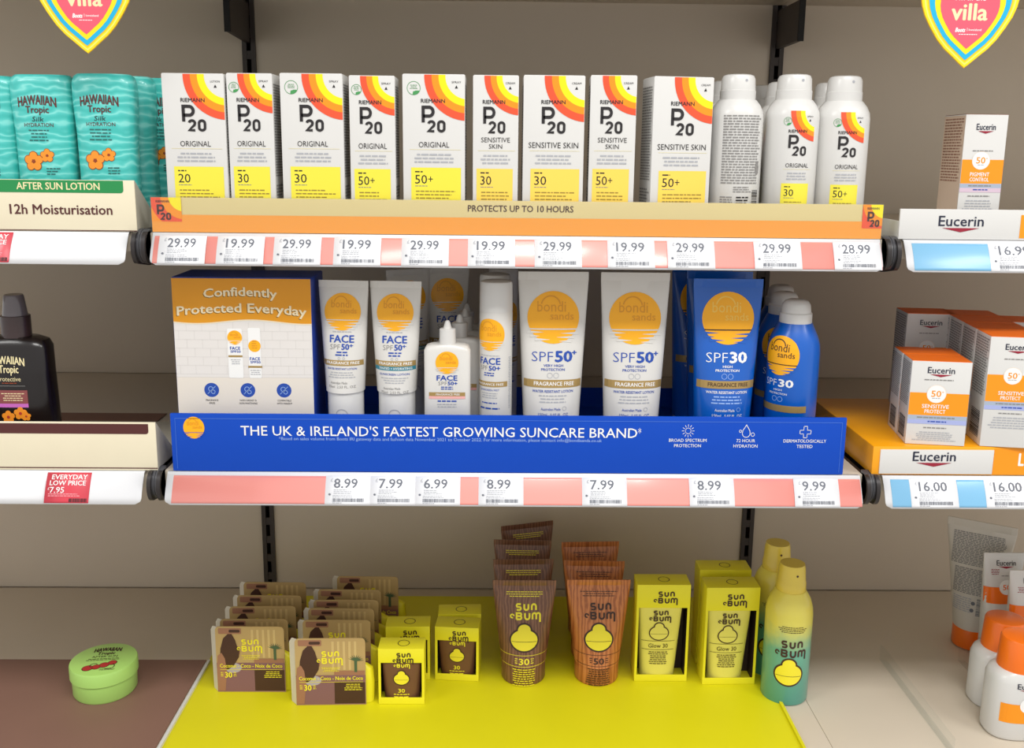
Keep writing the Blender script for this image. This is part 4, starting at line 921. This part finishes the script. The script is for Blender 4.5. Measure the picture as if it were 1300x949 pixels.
# ------------------------------------------------------------------ bottom shelf
a = atz(262, 845, Z3); b = atz(967, 845, Z3); yb = 1.535; y0 = D_F + 0.03
t = thing('display_tray', 'wide yellow display tray on the bottom shelf', 'tray', ((a.x + b.x) / 2, y0, Z3 + 0.0003))
W = b.x - a.x
box('tray_floor', -W / 2, W / 2, 0, yb - y0, 0, 0.002, YTRAY, t, 0)
for s in (-1, 1): box('side_rail', min(s * W / 2, s * (W / 2 - 0.004)), max(s * W / 2, s * (W / 2 - 0.004)), 0, 0.22, 0.002, 0.006, GLOSSW if s < 0 else YTRAY, t, 0)
ZY = Z3 + 0.0026
def sunbum(P, cx, y, w_, m, bold=0.03):
    """two line rounded lettering"""
    k = w_ / 40; t = 2.3 * k
    for i, ch in enumerate('SUn'): P.glyph(ch, cx + (-11 + 9.6 * i) * k, cx + (-3.4 + 9.6 * i) * k, y, y + 9.5 * k, t, m)
    for ch, a, b in (('B', -11, -2.6), ('U', -0.4, 7.6), ('m', 9.2, 21)): P.glyph(ch, cx + a * k, cx + b * k, y + 11 * k, y + 21 * k, t, m)
    P.ring(cx - w_ * 0.385, y + w_ * 0.40, w_ * 0.03, w_ * 0.075, m, 3, 60, 360, n=14)
def badge(P, cx, cy, r, fill, line):
    """plain two lobed badge: no face"""
    P.disc(cx, cy, r * 1.08, line, 1, ry=r * 0.88); P.disc(cx, cy - r * 0.72, r * 0.58, line, 1.1, ry=r * 0.52)
    P.disc(cx, cy, r * 0.96, fill, 2, ry=r * 0.76); P.disc(cx, cy - r * 0.72, r * 0.46, fill, 2.1, ry=r * 0.40)
    P.rect(cx - r * 0.9, cy + r * 0.1, cx + r * 0.9, cy + r * 0.13, line, 3)
def wood_tube(label, u0, u1, vt, D, m, ink, num, rz=0.0, rx=0.0):
    a, b = at(u0, vt, D + 0.03), at(u1, vt, D + 0.03); wt = b.x - a.x; H = a.z - ZY
    t, bd, pr = tube('wood_print_tube', label, 'tube', 'wood patterned lotion tubes', (a.x + b.x) / 2, D - 0.0, ZY, wt, wt * 0.36, H, 0.028, m, m, rz, seal=0.008)
    n = u1 - u0; P = Pr(wt / n, wt / n * 0.97, 0, H)
    P.lines(-24, 24, 14, 22, 3, ink, 1, 0.35); sunbum(P, 0, 28, 40, ink); badge(P, 0, 74, 17.5, LEM, DKBR)
    P.rect(-33, 93, 33, 93.6, ink, 1); P.rect(-32, 107, 32, 107.6, ink, 1); P.text(num, -6.5, 6.5, 97, 104.5, ink, 2, 0.03); P.lines(-12, -8, 97, 105, 3, ink, 1, 0.4); P.lines(8, 12.5, 97, 105, 3, ink, 1, 0.4)
    P.lines(-16, 16, 110.5, 136, 8, ink, 1, 0.4, 'c', 0.3)
    P.build('front_print', bd, prof_map(pr, None), 0.004)
    t['cx'] = 0; return t
def root_for(u, vt, D, t):           # same depth convention as tube(): front of the base at D
    return None
WB = wood_tube('dark brown wood patterned tube reading 30, front of four', 625.5, 706.5, 737, 1.25, WOODB, LEM, '30')
HB = at(666, 737, 1.28).z
for u, D, rz, lab in ((664.5, 1.325, 0.03, 'dark brown wood patterned tube second of four'), (663.5, 1.398, -0.04, 'dark brown wood patterned tube third of four'), (669.5, 1.468, 0.30, 'dark brown wood patterned tube farthest back, twisted')):
    D += 0.03; v = 430 + F_PX * ((Vector((0, D, HB)) - CAM).dot(DN)) / ((Vector((0, D, HB)) - CAM).dot(FW)); p = at(u, v, D); clone(WB, lab, (p.x, D, ZY), rz)
WO = wood_tube('orange brown wood patterned tube reading 50, front of three', 720, 801, 736.5, 1.25, WOODO, DKBR, '50')
for u, v, D, rz, lab in ((754.5, 710, 1.318, -0.03, 'orange brown wood patterned tube second of three'), (749.5, 686, 1.39, 0.05, 'orange brown wood patterned tube farthest back of three')):
    p = at(u, v, D + 0.03); clone(WO, lab, (p.x, D + 0.03, ZY), rz)

def window_box(name, label, u0, u1, vt, D, Z, Dp, hd, group, inner, rz=0.0, foot=0.010, tip=0.0):
    """open fronted carton: header panel above a window, tube standing inside"""
    a, b = at(u0, vt, D), at(u1, vt, D); W_ = b.x - a.x; H = a.z - Z; e = 0.0012
    t = thing(name, label, 'carton', ((a.x + b.x) / 2, D + Dp / 2, Z), rz, group)
    y0, y1 = -Dp / 2, Dp / 2
    hdr = box('header_panel', -W_ / 2, W_ / 2, y0, y0 + e, H - hd, H, YBOX, t, 0.0003)
    box('top_panel', -W_ / 2, W_ / 2, y0 + e, y1, H - e, H, YBOX, t, 0.0003); box('back_panel', -W_ / 2, W_ / 2, y1 - e, y1, 0, H - e, YBOX, t, 0.0002)
    for s in (-1, 1): box('side_panel', min(s * W_ / 2, s * (W_ / 2 - e)), max(s * W_ / 2, s * (W_ / 2 - e)), y0 + e, y1 - e, 0, H - e, YBOX, t, 0.0002)
    box('base_panel', -W_ / 2 + e, W_ / 2 - e, y0 + e, y1 - e, 0, e, YBOX, t, 0); ft = box('foot_panel', -W_ / 2, W_ / 2, y0, y0 + e, 0, foot, YBOX, t, 0.0002)
    for s in (-1, 1): box('window_jamb', min(s * W_ / 2, s * (W_ / 2 - 0.0035)), max(s * W_ / 2, s * (W_ / 2 - 0.0035)), y0, y0 + e, foot, H - hd, YBOX, t, 0)
    n = u1 - u0; s_ = W_ / n
    P = Pr(s_, s_, 0, H); sunbum(P, 1.5, hd / s_ * 0.28, n * 0.46, DKBR, 0.02); P.build('header_print', hdr, flat_map(y0))
    Q = Pr(s_, s_, 0, 0); Q.ring(2, 0, 6.5, 7.4, DKBR, 1, n=24); tp = [c for c in t.children if c.name.startswith('top_panel')][0]; Q.build('top_print', tp, top_map(H))
    # dark lining and the tube inside, its front upright against the window
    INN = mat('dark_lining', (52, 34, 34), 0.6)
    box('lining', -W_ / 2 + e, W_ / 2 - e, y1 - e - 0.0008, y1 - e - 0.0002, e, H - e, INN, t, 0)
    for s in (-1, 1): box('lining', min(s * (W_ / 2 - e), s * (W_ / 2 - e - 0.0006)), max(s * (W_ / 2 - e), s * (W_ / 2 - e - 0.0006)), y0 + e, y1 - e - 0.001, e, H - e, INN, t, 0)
    ri = Dp / 2 - e - 0.0012; Hi = H - e - 0.004; wt = W_ * 0.88; rx = W_ * (0.33 if inner == 'glow' else 0.39)
    pr = [(z + e, rx + (wt / 2 - rx) * q, ri * (1 - q) ** 0.8 + 0.001, 2.2 + q) for q, z in ((i / 12, 0.002 + (Hi - 0.002) * i / 12) for i in range(13))]
    bd = loft('inner_tube', pr, YTUBE if inner == 'glow' else mat('brown_tube', (112, 74, 52), 0.4), t, 40)
    bz = lambda z: ri * (1 - max(0, min(1, (z - e - 0.002) / (Hi - 0.002)))) ** 0.8 + 0.001
    sh = W_ * 0.045 if inner == 'glow' else 0.0
    for v_ in bd.data.vertices: v_.co.x -= sh; v_.co.y -= ri + 0.001 - bz(v_.co.z)
    P = Pr(s_, s_, 0, H)
    if inner == 'glow':
        y = hd / s_ + 4; sunbum(P, -1, y, n * 0.42, DKBR, 0.02); badge(P, -1, y + 31, 12, YTUBE, DKBR)
        P.text('Glow 30', -14, 11, y + 46, y + 51.5, DKBR, 2, 0.0); P.rect(-23, y + 42, 20, y + 42.5, DKBR, 1); P.rect(-22, y + 54, 19, y + 54.5, DKBR, 1); P.lines(-16, 14, y + 57, y + 76, 7, DKBR, 1, 0.4)
    else:
        y = hd / s_ + 2; sunbum(P, 0, y - 6, n * 0.36, LEM, 0.02); badge(P, 0, y + 20, 9.5, LEM, DKBR); P.text('30', -4, 4, y + 33, y + 38, LEM, 2, 0.03); P.lines(-10, 10, y + 40, y + 50, 3, LEM, 1, 0.35)
    f = prof_map(pr, None); P.build('tube_print', bd, lambda x, z, off: (f(x, z, off + 0.0002)[0] - sh, f(x, z, off + 0.0002)[1] - (ri + 0.001 - bz(z)), z), 0.003)
    return t
hdg = 0.0355
GL = window_box('window_carton', 'yellow window carton with glow 30 tube, standing alone', 809.5, 877.5, 742, 1.266, ZY, 0.036, hdg, 'yellow window cartons with glow tubes', 'glow')
p = at(931.5, 745, 1.258); clone(GL, 'yellow window carton with glow 30 tube, front of the pair by the can', (p.x, 1.276, ZY), 0.02)
p = at(921, 727, 1.318); clone(GL, 'yellow window carton behind the right hand pair', (p.x, 1.334, ZY), 0.0)
SM = window_box('small_window_carton', 'small yellow carton with brown tube, front of the right pair', 553, 609, 796, 1.266, ZY, 0.032, 0.021, 'small yellow cartons with brown tubes', 'brown', -0.08)
p = at(583, 782, 1.30); clone(SM, 'small yellow carton peeping over the right front one', (p.x, 1.322, ZY), 0.03)
p = at(509, 822, 1.205); clone(SM, 'small yellow carton at the front of the left pair, nearest', (p.x, 1.221, ZY), 0.0)
p = at(517, 796, 1.266); clone(SM, 'small yellow carton behind the left front one', (p.x, 1.284, ZY), 0.02)

def balm_card(label, u0, u1, vt, D, rz=0.0):
    a, b = at(u0, vt, D), at(u1, vt, D); W_ = b.x - a.x; H = a.z - ZY; n = u1 - u0; s = W_ / n
    t = thing('balm_card', label, 'blister card', ((a.x + b.x) / 2, D, ZY), rz, 'coconut balm cards on the bottom shelf')
    r = 0.006; pts = [(-W_ / 2, 0), (W_ / 2, 0)]
    pts += [(W_ / 2 - r + r * math.cos(math.radians(q)), H - r + r * math.sin(math.radians(q))) for q in range(0, 91, 15)] + [(-W_ / 2 + r - r * math.sin(math.radians(q)), H - r + r * math.cos(math.radians(q))) for q in range(0, 91, 15)]
    k = len(pts); vs = [(x, 0, z) for x, z in pts] + [(x, 0.0012, z) for x, z in pts]
    cd_ = mesh_obj('card', vs, [tuple(range(k)), tuple(range(2 * k - 1, k - 1, -1))] + [(i, k + i, k + (i + 1) % k, (i + 1) % k) for i in range(k)], CURT, t)
    # white folded wing at the left and the clear blister pack with a yellow balm behind
    wv = [(-W_ / 2 + 0.001, 0.0014, 0), (-W_ / 2 - 0.008, 0.012, 0), (-W_ / 2 - 0.009, 0.012, H - 0.010), (-W_ / 2 - 0.005, 0.009, H - 0.003), (-W_ / 2 + 0.003, 0.0014, H - 0.001)]
    o = mesh_obj('side_wing', wv, [(0, 1, 2, 3, 4)], BLIST, t); md = o.modifiers.new('thickness', 'SOLIDIFY'); md.thickness = 0.0008
    loft('balm_tin', [(0.0, 0.016, 0.008, 2.4), (0.03, 0.017, 0.009, 2.4), (0.05, 0.015, 0.008, 2.2), (0.056, 0.006, 0.004, 2)], YBOX, t, 24).location = (W_ / 2 - 0.006, 0.0125, 0)
    P = Pr(s, s, n / 2, H); hp = H / s
    for i in range(5): P.rect(n * (0.52 + 0.08 * i), 4, n * (0.555 + 0.08 * i), 43, CURD, 1)
    P.rect(4, 2, n * 0.38, 10, SKIN, 1, 1.5); P.rect(n * 0.2, 4, n * 0.36, 8, HAIR, 2, 1.5)
    P.poly([(4, 55), (6, 30), (10, 16), (16, 10), (21, 10), (25, 18), (27, 26), (30, 32), (29, 42), (22, 54), (14, 60)][::-1], HAIR, 3)
    P.poly([(0.5, 60), (2, 40), (7, 36), (11, 44), (13, 62), (10, hp - 2), (0.5, hp - 2)][::-1], SKIN, 3.5); P.disc(27, 34, 4, SKIN, 2, ry=6)
    P.rect(0.5, 50, n - 0.5, hp - 1, PLUM, 1.2); P.rect(n * 0.55, 44, n - 1, 50, SKIN, 1.5)
    for q in range(9):
        A = math.radians(200 + q * 17.5 + 8); c, d = math.cos(A), math.sin(A); x, y = n * 0.86, 30
        P.poly([(x + 1.2 * d, y - 1.2 * c), (x + 11 * c, y + 10 * d + 2), (x - 1.2 * d, y + 1.2 * c)], PALM, 2 + 0.1 * q)
    P.rect(n * 0.84, 30, n * 0.88, 46, PALM, 2)
    P.disc(n * 0.24, 57, 11, mat('lilac_print', (176, 166, 172), 0.5), 2, ry=7)
    sunbum(P, n * 0.48, 17, 33, LEM, 0.03); P.lines(n * 0.36, n * 0.65, 39, 46, 4, LEM, 3, 0.4)
    P.text('Coconut - Coco - Noix de Coco', n * 0.05, n * 0.96, 51.5, 56.5, LEM, 5, 0.02); P.rect(n * 0.05, 59, n * 0.96, 59.5, LEM, 5)
    P.text('30', n * 0.12, n * 0.22, 63, 70.5, LEM, 5, 0.03); P.lines(n * 0.05, n * 0.10, 63, 70, 3, LEM, 5, 0.4); P.lines(n * 0.24, n * 0.29, 63, 70, 3, LEM, 5, 0.4)
    P.rect(n * 0.55, 60, n - 1, hp - 2, HAIR, 1.6); P.lines(n * 0.68, n * 0.96, 62, 72, 4, LEM, 5, 0.4)
    P.build('picture_print', cd_, flat_map(0))
    return t
CD = balm_card('coconut balm card at the front of the left row', 272.5, 360, 795, 1.235)
for u, v, D, lab in ((322, 785, 1.257, 'coconut balm card second in the left row'), (333, 769, 1.296, 'coconut balm card third in the left row'), (341.5, 755, 1.331, 'coconut balm card fourth in the left row'), (348.5, 738.5, 1.375, 'coconut balm card farthest back in the left row'),
                     (418.5, 808.5, 1.203, 'coconut balm card at the front of the right row, lowest'), (427, 786.5, 1.255, 'coconut balm card second in the right row'), (433, 771.5, 1.29, 'coconut balm card third in the right row'), (439, 760.5, 1.317, 'coconut balm card fourth in the right row'), (443.5, 747, 1.351, 'coconut balm card fifth in the right row'), (466.5, 731, 1.397, 'coconut balm card farthest back and rightmost')):
    p = at(u, v, D); clone(CD, lab, (p.x, D, ZY), random.uniform(-0.03, 0.03))

def ombre_can(label, u, vt, D, rz):
    R = 0.0325; p = at(u, vt, D + R); H = p.z - Z3 - 0.001; hc = 0.038
    t = thing('aerosol_can', label, 'spray can', (p.x, D + R, Z3 + 0.0006), rz, 'yellow spray cans on the bottom shelf')
    hb = H - hc - 0.002; pr = [(0, R * 0.95, R * 0.95, 2), (0.003, R, R, 2), (hb - 0.034, R, R, 2), (hb - 0.024, R * 0.97, R * 0.97, 2), (hb - 0.012, R * 0.86, R * 0.86, 2), (hb, R * 0.64, R * 0.64, 2)]
    bd = loft('can_body', pr, OMBRE, t); rc = R * 0.60; CAPY = mat('yellow_cap', (232, 206, 78), 0.3, coat=0.2)
    c = loft('cap', [(hb - 0.001, rc * 1.04, rc * 1.04, 2), (hb + hc * 0.3, rc * 1.04, rc * 1.04, 2), (hb + hc * 0.33, rc, rc, 2), (hb + hc * 0.86, rc * 0.93, rc * 0.93, 2), (hb + hc, rc * 0.86, rc * 0.86, 2)], CAPY, t)
    n = Pr(0.001, 0.001, 0, hb + hc); n.disc(4, 12, 1.6, BRN, 1); n.build('nozzle_hole', c, prof_map([(hb, rc, rc, 2), (hb + hc, rc * 0.93, rc * 0.93, 2)]), 0.002)
    s = 0.00109; P = Pr(s, s * 1.04, 0, hb)
    P.lines(-20, 20, 38, 47, 4, DKBR, 1, 0.38); sunbum(P, -2, 56, 42, DKBR, 0.02); badge(P, -2, 101, 18, LEM, DKBR)
    P.build('label_print', bd, prof_map(pr), 0.0025)
    return t
OC = ombre_can('yellow to teal spray can with lemon badge, in front', 1006.5, 712, 1.205, -0.1)
p = at(988, 684, 1.308); clone(OC, 'yellow spray can behind the front one', (p.x, 1.308, Z3 + 0.0006), -0.2)

# green tub lying flat
Z = Z3 + 0.0013; p = atz(131.5, 836, Z + 0.046); R = 0.0455
t = thing('balm_tub', 'round lime green tub with dark lettering on the liner', 'tub', (p.x, p.y, Z), 0.12)
loft('tub_body', [(0, R * 0.9, R * 0.9, 2), (0.003, R * 0.94, R * 0.94, 2), (0.026, R * 0.95, R * 0.95, 2)], LIME, t)
lid = loft('lid', [(0.026, R * 0.98, R * 0.98, 2), (0.027, R, R, 2), (0.043, R, R, 2), (0.0455, R * 0.98, R * 0.98, 2), (0.046, R * 0.95, R * 0.95, 2)], LIME, t)
P = Pr(R / 42, R / 42, 0, 0)
P.text('HAWAIIAN', -17, 17, -29, -20, DKBR, 1, 0.03, arc=2); P.text('Tropic', -11, 11, -18, -11, DKBR, 1, 0.03); P.text('AFTER SUN', -16, 16, -8, -4, DKBR, 1, 0.01); P.lines(-22, 22, -1, 5, 2, DKBR, 1, 0.4)
for x, y, r in ((-14, 22, 7), (-4, 20, 6), (5, 16, 6.5), (14, 11, 6)): P.disc(x, y, r, DKBR, 1, n=16); P.disc(x, y, r - 0.9, FRUIT, 2, n=16)
P.ring(-8, 16, 4, 5, DKBR, 3, 120, 330); P.ring(12, 20, 6, 7, DKBR, 3, -60, 120); P.lines(2, 24, 24, 30, 3, DKBR, 1, 0.4, 'l')
P.build('lid_print', lid, top_map(0.046))

# right hand bottom: grey tube, small tubes, orange capped bottles, clear dividers
D = 1.352; a = at(1206.5, 664.5, D); H = at(1244, 673, D).z - Z3
t, bd, pr = tube('skincare_tube', 'white tube turned to show dense grey text, standing on an orange cap', 'tube', 'skincare tubes on the bottom right', at(1231, 815, D + 0.03).x, D + 0.004, Z3 + 0.001, 0.098, 0.027, H, 0.032, GRTUB, ORCAP, -0.55, 1.0, 0.012)
P = Pr(0.001, 0.001, 0, H); P.lines(-38, 37, 19, 70, 20, INKM, 1, 0.6, 'j', 0.05); P.lines(-31, 30, 74, 115, 16, INKM, 1, 0.6, 'j', 0.05); P.lines(-29, -2, 120, 144, 7, INKL, 1, 0.5, 'j', 0.1); P.rect(5, 118, 26, 146, GRTUB, 1); P.bars(5, 26, 119, 146, 12, INKG, 2, False); P.disc(0, 127, 3, INKG, 2); P.disc(-1, 138, 3, INKG, 2)
P.build('back_print', bd, prof_map(pr, None), 0.004)
def small_tube(label, u0, vt, D, wt):
    a = at(u0, vt, D); H = a.z - Z3 - 0.001
    t, bd, pr = tube('skincare_tube', label, 'tube', 'skincare tubes on the bottom right', a.x + wt / 2, D, Z3 + 0.001, wt, wt * 0.36, H, 0.03, GLOSSW, ORCAP, 0.0, 1.0, 0.006)
    P = Pr(0.00093, 0.00093, 0, H); eucerin_word(P, -13, 18, 12, 20, 2, INK); P.lines(-22, -8, 26, 36, 4, EUC_R, 1, 0.4); P.lines(-8, 18, 36, 38, 1, INKM, 1, 0.6); P.rect(-33, 55, 33, 82, ORCAP, 1); P.disc(4, 55, 12, WHITE, 2); P.text('50', -2, 10, 51, 59, ORCAP, 3, 0.02)
    P.build('front_print', bd, prof_map(pr, None), 0.004)
small_tube('white skincare tube with orange band behind the orange capped bottles', 1259, 709, 1.302, 0.062)
small_tube('white skincare tube at the right edge, overlapping the banded one', 1293, 732, 1.258, 0.064)
def orange_bottle(label, uc, vt, D):
    R = 0.0285; p = at(uc, vt, D + R); H = p.z - Z3 - 0.001; hc = 0.043
    t = thing('lotion_bottle', label, 'bottle', (p.x, D + R, Z3 + 0.001), 0, 'white bottles with orange caps'); hb = H - hc
    pr = [(0, 0.038, 0.028, 2.6), (0.004, 0.040, 0.030, 2.6), (hb - 0.014, 0.040, 0.030, 2.6), (hb - 0.005, 0.037, 0.029, 2.4), (hb, 0.029, 0.027, 2.2)]
    bd = loft('bottle_body', pr, GLOSSW, t)
    loft('cap', [(hb - 0.001, R * 1.0, R * 0.95, 2), (hb + hc * 0.1, R * 1.0, R * 0.95, 2), (hb + hc * 0.92, R * 0.93, R * 0.9, 2), (hb + hc * 0.98, R * 0.88, R * 0.85, 2), (hb + hc, R * 0.78, R * 0.75, 2)], ORCAP, t)
    P = Pr(0.0009, 0.0009, 0, hb); eucerin_word(P, -18, 18, 12, 20); P.rect(-36, 45, 36, 75, EUC_O, 1); P.disc(0, 46, 12, WHITE, 2); P.text('50', -6, 6, 42, 50, EUC_O, 3, 0.02)
    P.build('label_print', bd, prof_map(pr, None), 0.004)
orange_bottle('white bottle with orange cap, farther of the two at the bottom right', 1277, 783, 1.195)
orange_bottle('white bottle with orange cap, nearer of the two at the bottom right', 1299, 806, 1.125)
for u, v, lab in ((1117, 837, 'clear acrylic shelf divider on the empty part of the bottom shelf'), (1216.5, 838, 'clear acrylic shelf divider beside the grey text tube')):
    p = atz(u, v, Z3); t = thing('shelf_divider', lab, 'divider', (p.x, p.y, Z3 + 0.0003), 0, 'clear shelf dividers')
    extrude_x('fin', [(-0.24, 0.0), (0, 0.0), (0.002, 0.024), (-0.01, 0.026), (-0.24, 0.026)], -0.0008, 0.0008, ACR, t, 20)
    box('foot', -0.0008, 0.009, -0.24, -0.001, 0, 0.001, ACR, t, 0)
